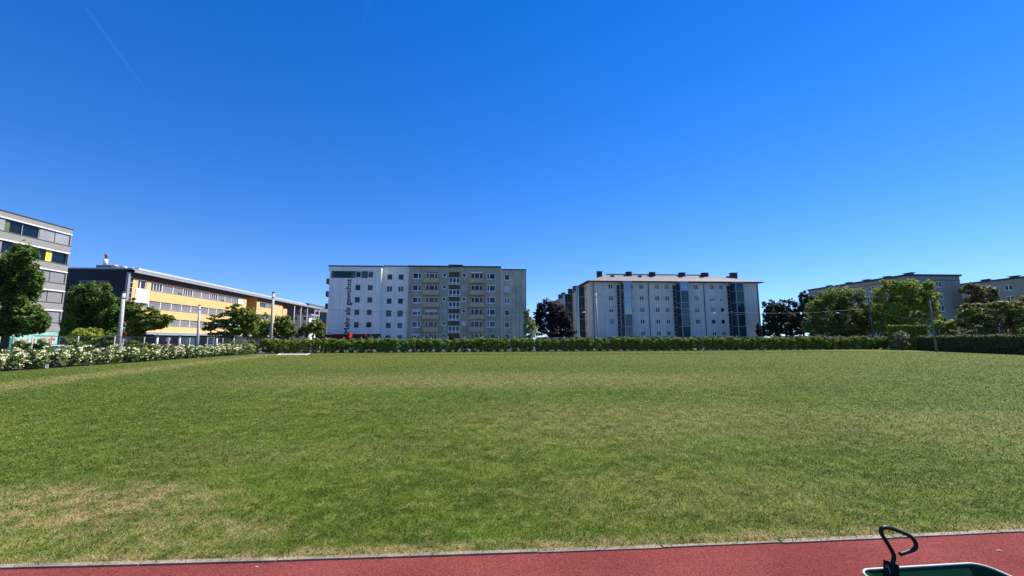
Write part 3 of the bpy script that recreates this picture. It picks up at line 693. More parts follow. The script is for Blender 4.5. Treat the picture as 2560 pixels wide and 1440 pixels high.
# --- left: warm grey hostel with window bands
endp = at(166, 700, 61.6)
LH = 60.0
FH = Frame(endp - FB.n * LH, G + R(90))
hostel = thing('hostel_building', FH.o, 'warm grey building with continuous window bands and a teal painted ground floor', 'building', G + R(90))
Hx = LH
def hz_(py): return FH.z(166, py)
zs = [hz_(v) for v in (571, 587, 613, 634, 661, 683, 709, 731, 758, 781, 807, 829)]
st = (zs[2] - zs[10]) / 4
bands = [(zs[2] - st * i, zs[2] - st * i + 1.62) for i in range(5)]
htop = zs[0]
b = MB(); zprev = htop
ops = [(.5, Hx - .18, z0, z1) for z0, z1 in bands]
b.panel(0, Hx, zs[11], htop, ops, .35); b.shell(0, Hx, 16, zs[11], htop); b.build('wall', M_spandrel, hostel)
cap(hostel, 0, Hx, 0, 16, htop, .14, o=.05)
rnd = random.Random(8)
for bi, (z0, z1) in enumerate(bands):
    b = MB(); b.box(.5, Hx - .18, .30, .34, z0, z1); gl = b.build('window_band', G_win, hostel)
    x = Hx - .2; k = 0
    b = MB(); fr_ = MB(); ye = MB()
    while x > 30:
        wdt = 2.15
        fr_.box(x - .06, x, .18, .299, z0, z1)
        kindw = rnd.random() if k > 3 else ((.2, .25, .9, .9), (.9, .95, .95, .9), (.2, .2, .1, .2), (.1, .2, .2, .3), (.2, .1, .2, .2))[bi][k]
        if kindw < .6: b = MB(); b.box(x - wdt + .02, x - .08, .1 + .02 * (k % 2), .15 + .02 * (k % 2), z0 + .03 + (0 if kindw < .4 else .5), z1 - .02); b.build('blind', M_gblind if bi else pm('mid_grey_blind', (.30, .305, .315), .5, .15, .4), gl)
        x -= wdt; k += 1
    if bi == 1:
        xx = FH.x(127, 640); ye.box(xx - .5, xx + .25, .2, .29, z0 + .02, z1 - .02); ye.build('yellow_panel', M_yell2, gl)
    if bi == 0:
        xx = FH.x(22, 565); ye.box(xx - .5, xx + .3, .2, .29, z0 + .02, z1 - .02); ye.build('green_panel', pm('green_panel', (.10, .15, .05)), gl)
    fr_.build('mullion', M_gframe, gl)
    b = MB(); b.box(.4, Hx + .02, -.05, -.002, z1 + .0, z1 + .16); b.build('light_strip', M_sign, hostel)
    b = MB(); b.box(.4, Hx + .01, -.04, -.001, z0 - .09, z0 - .0); b.build('sill_strip', M_slate, hostel)
b = MB(); b.box(0.2, Hx - .1, .05, 15.8, -.03, zs[11] - .003); gf = b.build('ground_floor_wall', M_teal, hostel)
b = MB(); b.box(FH.x(17, 860), FH.x(32.5, 860), .0, .048, .02, FH.z(25, 844)); b.build('door', M_tealdark, gf)
for ch_, a_, c_, y0, y1 in (('W', 35, 72, 846, 878), ('I', 80, 87.5, 846, 874), ('S', 97, 116, 844, 873), ('t', 120, 139, 838, 872)):
    xa_, xb_ = FH.x(a_, 855), FH.x(c_, 855); za_, zb_ = FH.z((a_ + c_) / 2, y1), FH.z((a_ + c_) / 2, y0)
    me = text_mesh(ch_, 'letter', xb_ - xa_, zb_ - za_, .03, M_redletter); o = bpy.data.objects.new('letter', me); link(o, gf)
    o.matrix_local = Matrix(((1, 0, 0, xa_), (0, 0, -1, .048), (0, 1, 0, za_), (0, 0, 0, 1)))

# --- yellow school building, dark clad end
ycorner = at(320, 690, 74.8)
FY = Frame(ycorner, G + R(90))
ye = thing('school_building', FY.o, 'long yellow building with grey roller-blind window bands and a dark navy clad end', 'building', G + R(90))
YL = FY.x(722, 760); yH = FY.z(330, 681.5)
print('yellow', YL, yH)
Yx = lambda px, py=760, y=0.0: FY.x(px, py, y)
yb = [(FY.z(377.5, 725), FY.z(377.5, 707.5)), (FY.z(397, 772.6), FY.z(397, 754.5)), (FY.z(438, 815), FY.z(438, 798.5))]
zca = FY.z(420, 832)
print('ybands', yb, zca)
yA = Yx(617, 745); yB0, yB1 = Yx(642, 760), Yx(707, 765); yC0, yC1 = Yx(712, 770), Yx(722, 770)
x1w = (Yx(345, 712), Yx(366, 716)); xb0 = Yx(377, 715); xb1 = Yx(609, 755)
ops = [(x1w[0], x1w[1], yb[0][0] - .15, yb[0][1] + .25), (xb0, xb1, *yb[0]), (x1w[0], xb1, *yb[1]), (x1w[0], xb1, *yb[2])]
b = MB(); b.panel(Yx(333, 700), yA, zca, yH, ops, .25); b.shell(Yx(333, 700), yA, 13, zca, yH); b.build('wall', M_yellow, ye)
sx0, sx1 = Yx(649, 765), Yx(678, 765)
ops2 = [(sx0, sx1, *yb[0]), (sx0, sx1, *yb[1]), (sx0, sx1, *yb[2])]
b = MB(); b.panel(yB0, yB1, zca, yH, ops2, .25); b.shell(yB0, yB1, 13, zca, yH); b.build('far_wall', M_yellow, ye)
b = MB(); b.box(yC0, yC1, .5, 6, zca, yH - 1.6); b.build('pier_wall', M_yellow, ye)
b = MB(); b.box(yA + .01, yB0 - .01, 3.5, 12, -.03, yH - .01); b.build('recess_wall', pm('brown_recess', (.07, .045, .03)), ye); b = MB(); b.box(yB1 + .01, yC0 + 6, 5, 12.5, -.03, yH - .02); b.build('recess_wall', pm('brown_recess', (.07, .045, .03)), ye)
rnd = random.Random(4)
SB = pm('school_blind', (.21, .21, .215), .5, .05)
for bi, (z0, z1) in enumerate(yb):
    b = MB(); b.box((xb0 if bi == 0 else x1w[0]) + .01, xb1 - .01, .2, .24, z0, z1); b.box(sx0 + .01, sx1 - .01, .2, .24, z0, z1); gl = b.build('window_band', G_dark, ye)
    bl = MB(); fr_ = MB(); x = (xb0 if bi == 0 else x1w[0]); k = 0
    while x < xb1 - 2.5:
        wdt = (Yx(457.5, 735) - xb0) / 3
        op_ = bi == 0 and k % 3 == 0
        if op_:
            for q in (0, .25, .5, .75): fr_.box(x + wdt * q, x + wdt * q + .11, .1, .199, z0, z1)
        else:
            part = .3 if (k % 5 == 2 and bi != 1) else 0
            bl.box(x + .16, x + wdt * .55, .12, .16, z0 + .02, z1 - .02); bl.build('blind', SB, gl); bl = MB(); bl.box(x + wdt * .55 + .03, x + wdt - .02, .121, .161, z0 + part, z1 - .02); bl.build('blind', SB, gl); bl = MB()
        fr_.box(x, x + .14, .06, .198, z0, z1)
        x += wdt; k += 1
    fr_.box(x, xb1 - .02, .07, .19, z0, z1)
    bl.box(sx0 + (sx1 - sx0) * .5, sx1 - .05, .1, .15, z0, z1)
    bl.build('blind', SB, gl); fr_.build('mullion', M_frame, gl)
    b = MB(); b.box(xb0 if bi == 0 else x1w[0], xb1, -.06, .19, z0 - .09, z0 - .003); b.build('sill', M_alu, gl)
window(ye, x1w[0], x1w[1], yb[0][0] - .15, yb[0][1] + .25, mull=(.35,), fwid=.14, gm=G_dark, y=.12)
b = MB(); b.box(Yx(322, 700), Yx(333, 700) - .01, .1, 6, -.03, yH - .003); cs = b.build('corner_glazing', G_dark, ye)
b = MB()
for i in range(14): b.box(Yx(322, 700) + .02, Yx(333, 700) - .05, .02, .098, yH - .9 - i * .95, yH - .78 - i * .95)
b.build('glazing_bars', M_alu, cs)
b = MB(); b.box(-.25, Yx(322, 700) - .02, -.32, .09, -.03, yH - .03); b.build('corner_fin', M_alu, ye)
# roof with deep overhang
b = MB(); b.box(Yx(333, 700), yA, -.03, -.002, yb[0][1] + .32, yH); b.box(yB0, yB1, -.03, -.002, yb[0][1] + .32, yH); b.build('soffit_shade_strip', M_soffit, ye)  # brown strip on the upper wall paints soffit underside and eave shadow
yE = Yx(805, 772, -.75)
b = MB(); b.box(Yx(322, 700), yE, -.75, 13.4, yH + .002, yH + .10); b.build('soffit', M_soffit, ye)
b = MB(); b.box(-.3, yE + .2, -.9, 13.5, yH + .43, yH + .62); b.box(Yx(322, 700), yE + .1, -.88, -.751, yH - .02, yH + .429); rfy = b.build('roof', M_alu, ye)
b = MB(); b.box(3, yE - 12, .6, 12.5, yH + .621, yH + 1.25); b.build('roof_parapet', pm('pale_metal', (.46, .48, .52), .4), rfy)
for px in (735.5, 752, 768, 787, 797.5):
    x = Yx(px, 780, -.4); b = MB(); b.tube([(x, -.4, -.03), (x, -.4, yH)], .17, 10); b.build('column', M_concrete, ye)
for px, py in ((311, 672), (322, 672), (331, 672)):
    fz = Frame(FY.o - FY.n * (-3), G + R(90))
    x = 2.0 + (px - 311) * .22
    b = MB(); b.tube([(x, 4 + (px - 311) * .05, yH + 1.25), (x, 4, yH + 1.5), (x, 4, yH + 1.7)], [.55, .48, .2], 12); b.build('skylight_dome', M_alu, rfy)
for px in (570, 672): 
    x = Yx(px, 740, 2); b = MB(); b.tube([(x, 2, yH + 1.25), (x, 2, yH + 1.45), (x, 2, yH + 1.6)], [.7, .6, .2], 12); b.build('skylight_dome', M_alu, rfy)
# banner, ground floor, canopy
b = MB(); zt = FY.z(352, 722.5); b.box(Yx(337.5, 735), Yx(372, 735), -.09, -.05, FY.z(352, 757), zt); bn = b.build('banner', M_sign, ye)
b = MB(); b.box(Yx(342, 735), Yx(356, 735), -.094, -.091, zt - .9, zt - .62); b.box(Yx(342, 735), Yx(366, 735), -.094, -.091, zt - 1.2, zt - 1.1); b.build('print', pm('pale_print', (.5, .5, .52)), bn)
b = MB(); b.box(Yx(347, 832), yB1, -1.2, .6, zca - .001, zca + .02); b.box(Yx(347, 832), yB1, -1.25, -1.0, zca - .42, zca - .002); b.build('canopy', M_alu, ye)
b = MB(); b.box(Yx(322, 700), yB1, 1.8, 12, -.03, zca - .43); gf = b.build('ground_floor_wall', pm('dark_shopfront', (.03, .035, .042), .35), ye)
b = MB(); x = Yx(347, 850)
while x < yB1 - 3:
    b.box(x, x + .1, 1.7, 1.799, 0, zca - .44); b.box(x + .1, x + 2.4, 1.72, 1.79, 2.1, 2.2); x += 2.4
b.build('shopfront_frame', pm('dull_frame', (.12, .15, .16), .4), gf)
for px in (387, 443.5, 537, 580):
    x = Yx(px, 850, -.2); b = MB(); b.tube([(x, -.6, -.03), (x, -.6, zca - .43)], .24, 10); b.build('column', M_sign, ye)
b = MB(); b.box(Yx(462, 858, 1.5), Yx(487, 858, 1.5), 1.5, 1.6, .9, 2.75); b.build('shop_poster', pm('pale_blue_poster', (.5, .66, .75), .4, .25, 1.5), gf)
b = MB(); q0, q1 = Yx(450, 858, 1.5), Yx(460.5, 858, 1.5)
b.box(q0, q0 + .2, 1.55, 1.69, .5, 2.75); b.box(q1 - .2, q1, 1.55, 1.69, .5, 2.75); b.box(q0 + .2, q1 - .2, 1.56, 1.68, 2.55, 2.75); b.box(q0 + .2, q1 - .2, 1.56, 1.68, .5, .7); b.box((q0 + q1) / 2 - .1, (q0 + q1) / 2 + .1, 1.57, 1.67, .7, 2.55)
b.build('door_frame', M_frame, gf)
# dark clad end wall facing the field
YW = 17.0; YM = TF(0, YW, 0, R(-90)); FE = Frame(FY.o - FB.e * YW, G)
b = MB(); zw0, zw1 = FE.z(235, 712), FE.z(235, 702)
ewx0, ewx1 = FE.x(195, 706), FE.x(271, 706)
b.panel(0, YW - .26, -.03, yH + .42, [(ewx0, ewx1, zw0, zw1)], .15); b.shell(0, YW - .26, 8, -.03, yH + .42); b.build('end_wall', M_navy, ye, YM)
b = MB()
for i in range(11): b.box(.02, YW - .3, -.03, -.001, .6 + i * 1.12, .66 + i * 1.12)
b.build('cladding_joints', M_navyline, ye, YM)
b = MB(); b.box(ewx0, ewx1, .1, .14, zw0, zw1); wb = b.build('end_window', G_dark, ye, YM)
b = MB(); b.box(ewx0, ewx1, -.02, .06, zw0, zw0 + .08); b.box(ewx0, ewx1, -.02, .06, zw1 - .08, zw1); b.box(ewx1 - .1, ewx1, -.02, .06, zw0 + .081, zw1 - .081); b.build('end_window_frame', M_gframe, wb)
b = MB(); f2 = Frame(FE.o + FE.n * 4, G); zt = f2.z(265, 662.5)
pxa, pxb = f2.x(240, 668), f2.x(289, 668)
b.box(pxa, pxb, 4, 9, yH + .63, zt); b.build('roof_plant_room', pm('slate_blue_metal', (.10, .12, .16), .5), ye, YM)
f2 = Frame(FE.o + FE.n * 5, G); xc = f2.x(264.5, 650); r0 = .34
b = MB(); b.tube([(xc, 5, zt), (xc, 5, f2.z(264, 648))], r0, 12); ch = b.build('chimney', pm('white_chimney', (.7, .68, .64)), ye, YM)
b = MB(); b.tube([(xc, 5, f2.z(264, 648)), (xc, 5, f2.z(264, 641)), (xc, 5, f2.z(264, 640.9)), (xc, 5, f2.z(264, 635))], [.2, .2, .27, .24], 10); b.build('flue', pm('brick_red', (.42, .12, .09)), ch)

# --- far things between the yellow and the white building
FA = Frame(at(733, 845, 185), G)
far = thing('hall_building', FA.o, 'dark grey hall with sloping roof rising behind the end of the yellow building', 'building', G)
z0, zt = FA.z(745, 781), FA.z(752, 759.5)
x = [FA.x(p, 765) for p in (700, 737, 771, 789, 818)]
b = MB(); zl, zr_ = FA.z(735, 765), FA.z(800, 781)
b.add([(x[0], 0, -.03), (x[4], 0, -.03), (x[4], 0, zr_), (x[3], 0, zr_ + .3), (x[2], 0, zt), (x[1], 0, zt), (x[0], 0, zl)] + [(q[0], 20, q[1]) for q in ((x[0], -.03), (x[4], -.03), (x[4], zr_), (x[3], zr_ + .3), (x[2], zt), (x[1], zt), (x[0], zl))],
      [(0, 1, 2, 3, 4, 5, 6), (2, 9, 10, 3), (3, 10, 11, 4), (4, 11, 12, 5), (5, 12, 13, 6), (1, 8, 9, 2), (0, 6, 13, 7)]); b.build('wall', pm('dark_grey_metal', (.10, .095, .09), .5), far)
b = MB(); b.box(x[1], x[2], -.3, 20.3, zt, zt + .25); b.build('roof', M_cap, far)
for px in (749, 764):
    q = FA.x(px, 772); b = MB(); b.box(q - .25, q + .25, -.3, -.01, z0, zt - .5); b.build('flue_pipe', M_alu, far)
FV = Frame(at(733, 845, 160), G)
vil = thing('white_building', FV.o, 'small white building glimpsed between the roof columns and the street trees', 'building', G)
vx = [FV.x(p, 810) for p in (734, 772)]; vz = FV.z(750, 788)
wops = [(FV.x(p, 800) - .5, FV.x(p, 800) + .5, FV.z(p, q) - 1.3, FV.z(p, q)) for p in (740, 761) for q in (792, 808)]
b = MB(); b.panel(vx[0], vx[1], -.03, vz, wops); b.shell(vx[0], vx[1], 8, -.03, vz); b.build('wall', M_white, vil)
for o_ in wops: window(vil, *o_, fwid=.1)
b = MB(); b.box(vx[0] - .3, vx[1] + .8, -.5, 8.3, vz + .001, vz + .5); b.build('roof', M_gframe, vil)
# red entrance canopy in front of the white building
FC = Frame(FW.o - FW.n * 6, G)
c0, c1, c2 = FC.x(788, 840), FC.x(868, 840), FC.x(905, 840)
can = thing('entrance_canopy', FC.o + FC.e * c0, 'low dark red canopy at the foot of the white lettered building', 'canopy', G)
zt, zb_ = FC.z(840, 836), FC.z(840, 844)
b = MB(); b.box(0, c1 - c0, 0, 3, zb_, zt); b.box(c1 - c0 + 1.7, c2 - c0 + .6, .3, 3, zb_ + .1, zt); b.build('fascia', pm('dark_red_metal', (.11, .004, .006), .5), can)
b = MB(); b.box(c1 - c0 + .01, c1 - c0 + .5, -.1, 2.8, zb_ - .1, zt + .25); b.build('lit_red_corner', pm('lit_red_metal', (.5, .02, .02), .45), can)  # brighter red paints the lit end of the canopy
for q in (.3, (c1 - c0) / 2, c1 - c0 - .2, c2 - c0):
    b = MB(); b.tube([(q, 1.5, -.03), (q, 1.5, zb_)], .09, 8); b.build('post', M_cap, can)

# ------------------------------------------------------------------ foliage
def cloud(rng, blobs, n, size, clump=.3, up_bias=.45, core=.35, aspect=.62, dens=26):
    """leaf quads in clumps spread through ellipsoids; blobs: (cx,cy,cz,rx,ry,rz)"""
    W = np.array([q[3] * q[5] for q in blobs]); W = W / W.sum(); out = []; tints = []
    for q, wgt in zip(blobs, W):
        m = int(n * wgt); c = np.array(q[:3]); rad = np.array(q[3:6])
        k = max(8, int(dens * (1 + .5 * rng.random())))
        d = rng.normal(size=(k, 3)); d /= np.linalg.norm(d, axis=1)[:, None]
        cc = d * (core + (1 - core) * rng.random(k) ** .6)[:, None]
        cr = clump * (.6 + .8 * rng.random(k)); ct = rng.random(k)
        i = rng.integers(0, k, m)
        g = rng.normal(size=(m, 3)) * .5; g[:, 2] *= .75
        pos = (cc[i] + g * cr[i][:, None])
        ln = np.linalg.norm(pos, axis=1); big = ln > 1.18; pos[big] /= (ln[big] / (1.18 - .2 * rng.random(big.sum())))[:, None]
        nrm = pos * .5 + np.array([0, 0, up_bias]) + rng.normal(size=(m, 3)) * .5
        nrm /= np.linalg.norm(nrm, axis=1)[:, None]
        a = np.cross(nrm, rng.normal(size=(m, 3))); a /= np.linalg.norm(a, axis=1)[:, None]; bb = np.cross(nrm, a)
        s = size * (.6 + .8 * rng.random(m)); p = c + pos * rad
        a = a * s[:, None]; bb = bb * (s * aspect)[:, None]; nn = nrm * (s * .18)[:, None]
        out.append(np.stack([p - a, p - bb + nn, p + a, p + bb + nn], 1)); tints.append(np.clip(.6 * ct[i] + .4 * rng.random(m), 0, 1))
    return np.concatenate(out), np.concatenate(tints)
L_dense = leafmat('leaf_dense_green', (0.115, 0.18, 0.03)); L_mid = leafmat('leaf_mid_green', (0.175, 0.225, 0.042))
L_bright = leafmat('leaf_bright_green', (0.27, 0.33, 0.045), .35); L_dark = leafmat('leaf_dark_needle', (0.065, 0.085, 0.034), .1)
L_purple = leafmat('leaf_dark_purple', (0.034, 0.028, 0.025), .15); L_olive = leafmat('leaf_olive', (0.18, 0.175, 0.055), .25)
L_hedge = leafmat('leaf_hedge', (0.195, 0.25, 0.032), .06); L_clip = leafmat('leaf_clipped_hedge', (0.1, 0.12, 0.03), .05)
L_white = leafmat('blossom_white', (.82, .80, .52), .25, .1); L_silver = leafmat('leaf_pale_green', (0.3, 0.34, 0.14), .3)
L_thuja = leafmat('leaf_thuja', (.02, .03, .014), .1); L_spirea = leafmat('leaf_spirea', (0.12, 0.18, 0.045), .3)
def tree(name, label, cat, bpx, Y, blobs, n, leaf, mat, tr=.22, group=None, seed=1, fork=.35, clump=.3, core=.35, dens=26, up_bias=.45, limbs=True):
    rng = np.random.default_rng(seed); base = at(bpx, 845, Y); base.z = 0
    t = thing(name, base, label, cat, 0, group); bl = []
    for q in blobs:
        dy = q[4] if len(q) > 4 else 0
        p = at(q[0], q[1], Y + dy); u = (q[0] - 1280) / F; sc = (Y + dy) / F * math.cos(PITCH)
        rx = q[2] * sc / math.sqrt(1 + u * u * .8); rz = q[3] * sc
        bl.append((p.x - base.x, p.y - base.y, p.z, rx, rx * .95, rz))
    V, ti = cloud(rng, bl, n, leaf, clump, up_bias, core, dens=dens)
    lo = V[:, :, 2] < .05; V[:, :, 2][lo] = .05 + rng.random(lo.sum()) * .2
    o = bpy.data.objects.new('crown', np_mesh('crown', V, 4, ti, mat)); link(o, t)
    top = max(q[2] for q in bl); low = min(q[2] - q[5] for q in bl)
    fk = max(.4, low + (top - low) * fork * .6)
    b = MB(); b.tube([(0, 0, -.03), (.03, 0, fk * .5), (0, .03, fk), (bl[0][0] * .5, 0, top)], [tr * 1.3, tr, tr * .85, tr * .3], 9)
    if limbs:
        for q in bl: 
            m = Vector((q[0], q[1], q[2])); s_ = Vector((0, 0, fk * .9)); mid = s_.lerp(m, .5) + Vector((0, 0, .15 * q[5]))
            b.tube([s_, mid, m], [tr * .55, tr * .35, tr * .15], 6)
    b.build('trunk', M_bark, t)
    return t
# left trees
tree('street_tree', 'big broad-leaved tree at the left picture edge in front of the banded building', 'tree', 12, 33,
     [(-15, 660, 75, 65), (48, 660, 46, 62), (78, 650, 24, 34), (88, 700, 22, 34), (20, 740, 62, 62), (62, 735, 42, 55), (70, 795, 46, 36), (15, 800, 60, 34), (20, 825, 52, 18), (85, 815, 34, 24), (105, 805, 22, 22), (-60, 730, 60, 90)], 38000, .115, L_dense, .24, seed=2)
tree('street_tree', 'dense dark green tree before the navy clad end wall', 'tree', 232, 52,
     [(195, 765, 40, 52), (240, 755, 44, 48), (275, 775, 32, 45), (180, 815, 30, 30), (235, 815, 48, 30), (285, 815, 22, 30), (185, 840, 34, 20), (270, 838, 40, 20), (305, 790, 12, 24)], 28000, .15, L_dense, .22, seed=3)
tree('round_shrub', 'round light green shrub under the dense dark tree', 'shrub', 215, 46, [(200, 842, 28, 20), (228, 842, 32, 22), (245, 850, 18, 12)], 3000, .12, L_bright, .06, seed=4)
tree('street_tree', 'loose spreading tree right of the leftmost tall pole, before the yellow wall', 'tree', 345, 50,
     [(335, 770, 26, 24), (365, 788, 32, 22), (345, 805, 40, 24), (400, 798, 30, 16), (425, 795, 14, 8), (330, 825, 26, 18), (385, 815, 36, 12), (340, 838, 24, 12), (322, 790, 16, 26)], 11500, .14, L_mid, .16, seed=5, clump=.24)
tree('street_tree', 'layered tree with drooping boughs before the middle of the yellow building', 'tree', 580, 58,
     [(590, 775, 24, 16), (565, 795, 42, 14), (610, 790, 34, 22), (540, 815, 34, 12), (595, 818, 46, 20), (625, 815, 24, 32), (520, 822, 16, 6), (560, 835, 38, 8)], 12500, .14, L_mid, .18, seed=6, clump=.22)
tree('street_tree', 'bushy bright tree just left of the middle tall pole', 'tree', 660, 72, [(655, 808, 22, 28), (668, 825, 18, 22), (645, 828, 16, 20)], 5000, .16, L_bright, .13, seed=7)
tree('street_tree', 'bushy green tree just right of the middle tall pole', 'tree', 712, 72, [(706, 810, 24, 24), (722, 825, 20, 20), (698, 830, 18, 16)], 5000, .16, L_mid, .13, seed=8)
tree('street_tree', 'loose green tree between the roof columns and the white lettered building', 'tree', 782, 76, [(788, 815, 24, 20), (765, 825, 18, 18), (800, 828, 12, 14), (745, 835, 12, 10)], 4800, .16, L_mid, .13, seed=9, clump=.24)
# middle
tree('pale_tree', 'tall narrow pale green tree against the right edge of the grey block', 'tree', 1326, 84, [(1319, 790, 10, 18), (1322, 812, 14, 20), (1328, 830, 16, 16)], 3200, .17, L_silver, .12, seed=10)
tree('copper_beech', 'dark purple-leaved tree between the grey block and the pale block', 'tree', 1378, 90,
     [(1372, 770, 26, 22), (1350, 782, 18, 22), (1392, 785, 22, 28), (1360, 810, 28, 26), (1395, 815, 24, 24), (1415, 822, 14, 20), (1412, 795, 18, 22), (1425, 830, 16, 14), (1375, 832, 40, 14)], 9500, .24, L_purple, .25, seed=12, core=.2)
for i, (px, y0, w_) in enumerate(((1895, 808, 6), (1909, 803, 8))):
    tree('thuja', ('slimmer' if i == 0 else 'taller') + ' dark cone-shaped thuja at the right end of the pale block', 'conifer', px, 86, [(px, 832, w_, 14), (px, 820, w_ * .7, 12), (px, y0 + 8, w_ * .4, 9)], 1500, .12, L_thuja, .08, 'thujas by the pale block', seed=13 + i, core=.1, limbs=False)
# right
tree('pine_tree', 'dark ragged pine right of the pale block', 'conifer', 1948, 94, [(1945, 765, 28, 20), (1925, 785, 20, 22), (1965, 785, 24, 26), (1945, 815, 40, 24), (1912, 765, 8, 12), (1975, 755, 10, 10), (1930, 828, 34, 16), (1975, 815, 34, 26), (1935, 790, 30, 30), (1960, 790, 34, 30)], 19000, .19, L_dark, .22, seed=15, clump=.2, core=.15)
tree('pine_tree', 'dark pine with a pointed top behind the mid green tree', 'conifer', 2010, 94, [(2010, 745, 16, 18), (2005, 770, 24, 24), (2015, 800, 32, 30), (2000, 825, 40, 18), (1995, 790, 24, 30), (2030, 770, 24, 34)], 14000, .19, L_dark, .22, seed=16, clump=.22, core=.15)
tree('street_tree', 'wide mid green tree left of the dark metal pole at right', 'tree', 2105, 78,
     [(2085, 745, 40, 32), (2125, 750, 40, 34), (2050, 780, 36, 34), (2110, 790, 50, 34), (2160, 785, 34, 36), (2090, 822, 60, 18), (2175, 812, 24, 22), (2030, 815, 24, 20), (2130, 825, 44, 16)], 22000, .165, L_mid, .25, seed=17)
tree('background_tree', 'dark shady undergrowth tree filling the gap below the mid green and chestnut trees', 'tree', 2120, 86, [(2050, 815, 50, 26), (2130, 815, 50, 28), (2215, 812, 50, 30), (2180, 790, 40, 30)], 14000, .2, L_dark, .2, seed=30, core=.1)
tree('chestnut_tree', 'tall bright green chestnut tree lit from the right', 'tree', 2270, 74,
     [(2215, 735, 36, 32), (2260, 740, 40, 34), (2315, 735, 34, 30), (2230, 780, 50, 36), (2305, 775, 44, 38), (2340, 795, 18, 30), (2260, 815, 60, 24), (2322, 712, 14, 12), (2232, 712, 14, 12), (2275, 718, 26, 20), (2200, 800, 22, 30)], 26000, .165, L_bright, .3, seed=18)
tree('street_tree', 'olive tree between the angled grey block and the furthest block', 'tree', 2445, 96, [(2432, 735, 32, 26), (2468, 742, 30, 26), (2445, 770, 44, 28), (2425, 715, 14, 10)], 7000, .24, L_olive, .2, seed=19, clump=.26)
tree('spreading_tree', 'broad flat-topped tree above the clipped hedge at far right', 'tree', 2500, 56,
     [(2430, 775, 42, 20), (2490, 770, 46, 20), (2550, 772, 46, 22), (2410, 800, 28, 22), (2455, 805, 48, 22), (2530, 805, 50, 24), (2600, 790, 46, 40), (2445, 828, 50, 10)], 14000, .17, leafmat('leaf_dusty_green', (0.17, 0.2, 0.055), .3), .24, seed=20, clump=.24)
tree('street_tree', 'golden green tree top behind the broad flat-topped tree', 'tree', 2575, 74, [(2560, 760, 45, 20), (2600, 770, 50, 40)], 4000, .2, leafmat('leaf_golden', (.13, .125, .03), .3), .2, seed=21)
tree('garden_shrub', 'leafy green shrub directly right of the grey pole above the clipped hedge', 'shrub', 2362, 62, [(2350, 815, 24, 16), (2375, 818, 22, 18), (2358, 832, 34, 12)], 3600, .15, L_bright, .08, seed=22)
tree('flowering_shrub', 'round pale-flowering shrub at the corner between both green hedges', 'shrub', 2252, 63, [(2252, 842, 20, 15), (2246, 856, 18, 12), (2262, 855, 14, 14)], 2600, .1, leafmat('leaf_pale_bloom', (.21, .23, .13), .2), .06, seed=23)

tree('garden_shrub', 'dark leafy shrub filling the shade under the broad flat-topped tree', 'shrub', 2490, 60, [(2440, 832, 36, 18), (2490, 835, 44, 16), (2545, 832, 44, 18), (2590, 830, 30, 20)], 9000, .12, L_mid, .08, seed=31, limbs=False)
tree('garden_shrub', 'dark green shrub behind the fence left of the leftmost tall pole', 'shrub', 265, 43, [(285, 850, 26, 14), (262, 852, 20, 12)], 2600, .1, L_dense, .06, seed=32, limbs=False)
tree('garden_shrub', 'dark green shrub behind the fence beside the white shelter frame', 'shrub', 175, 43, [(178, 856, 22, 14)], 2200, .1, L_dense, .06, seed=33, limbs=False)
# back hedge: single shrubs set side by side
hm = []
for s in range(6):
    rng = np.random.default_rng(100 + s)
    bl = [(0, 0, 1.46 + rng.uniform(-.05, .08), .84, .74, .58), (0, .12, .72, .74, .58, .7), (rng.uniform(-.3, .3), 0, 1.62, .45, .45, .4)]
    V, ti = cloud(rng, bl, 6500, .062, .26, .35, .4, dens=36); V[:, :, 2] = np.maximum(V[:, :, 2], .02)
    V[:, :, 2] *= 1.0
    hm.append(np_mesh('foliage', V, 4, ti, L_hedge))
b = MB(); b.tube([(0, 0, -.03), (.02, 0, .6), (0, .02, 1.2)], [.05, .04, .02], 6); b.tube([(0, 0, .3), (.25, .1, 1.1)], [.03, .015], 5); b.tube([(0, 0, .3), (-.22, -.1, 1.1)], [.03, .015], 5)
hstem = b.mesh('stem', M_bark)
sections = [(818, 'behind the sand pit'), (952, 'below the black lettering'), (1020, 'below the recessed white bay'), (1160, 'below the grey block, left half'),
            (1316, 'below the grey block, right half'), (1480, 'below the purple-leaved tree'), (1600, 'below the first glass shaft'), (1765, 'below the second glass shaft'), (1900, 'below the third glass shaft'),
            (2060, 'below the dark pines'), (2300, 'below the mid green tree')]
L_ = (BB - BA).length; s_ = 0.7; pos_ = []; rnd = random.Random(5)
while s_ < L_ - .3:
    pos_.append(s_); s_ += rnd.uniform(1.12, 1.38)
def px_of(p):
    d = Vector(p) - CAM; return 1280 + F * d.dot(rt) / d.dot(fw)
cnt = {}
for i, s_ in enumerate(pos_):
    p = BA + bdir * s_ + kn * rnd.uniform(-.12, .12); px = px_of((p.x, p.y, 1)); 
    sec = next(t for q, t in sections if px < q); cnt[sec] = cnt.get(sec, 0) + 1
    t = thing('hedge_shrub', (p.x, p.y, 0), '%s rounded green hedge shrub from the left %s' % (ORD[cnt[sec] - 1], sec), 'shrub', rnd.uniform(0, 6.28), 'shrubs of the back hedge')
    k = rnd.uniform(.92, 1.06); t.scale = (k, k, rnd.uniform(.95, 1.06))
    inst('foliage', hm[i % 6], t, (0, 0, 0)); inst('stem', hstem, t, (0, 0, 0))
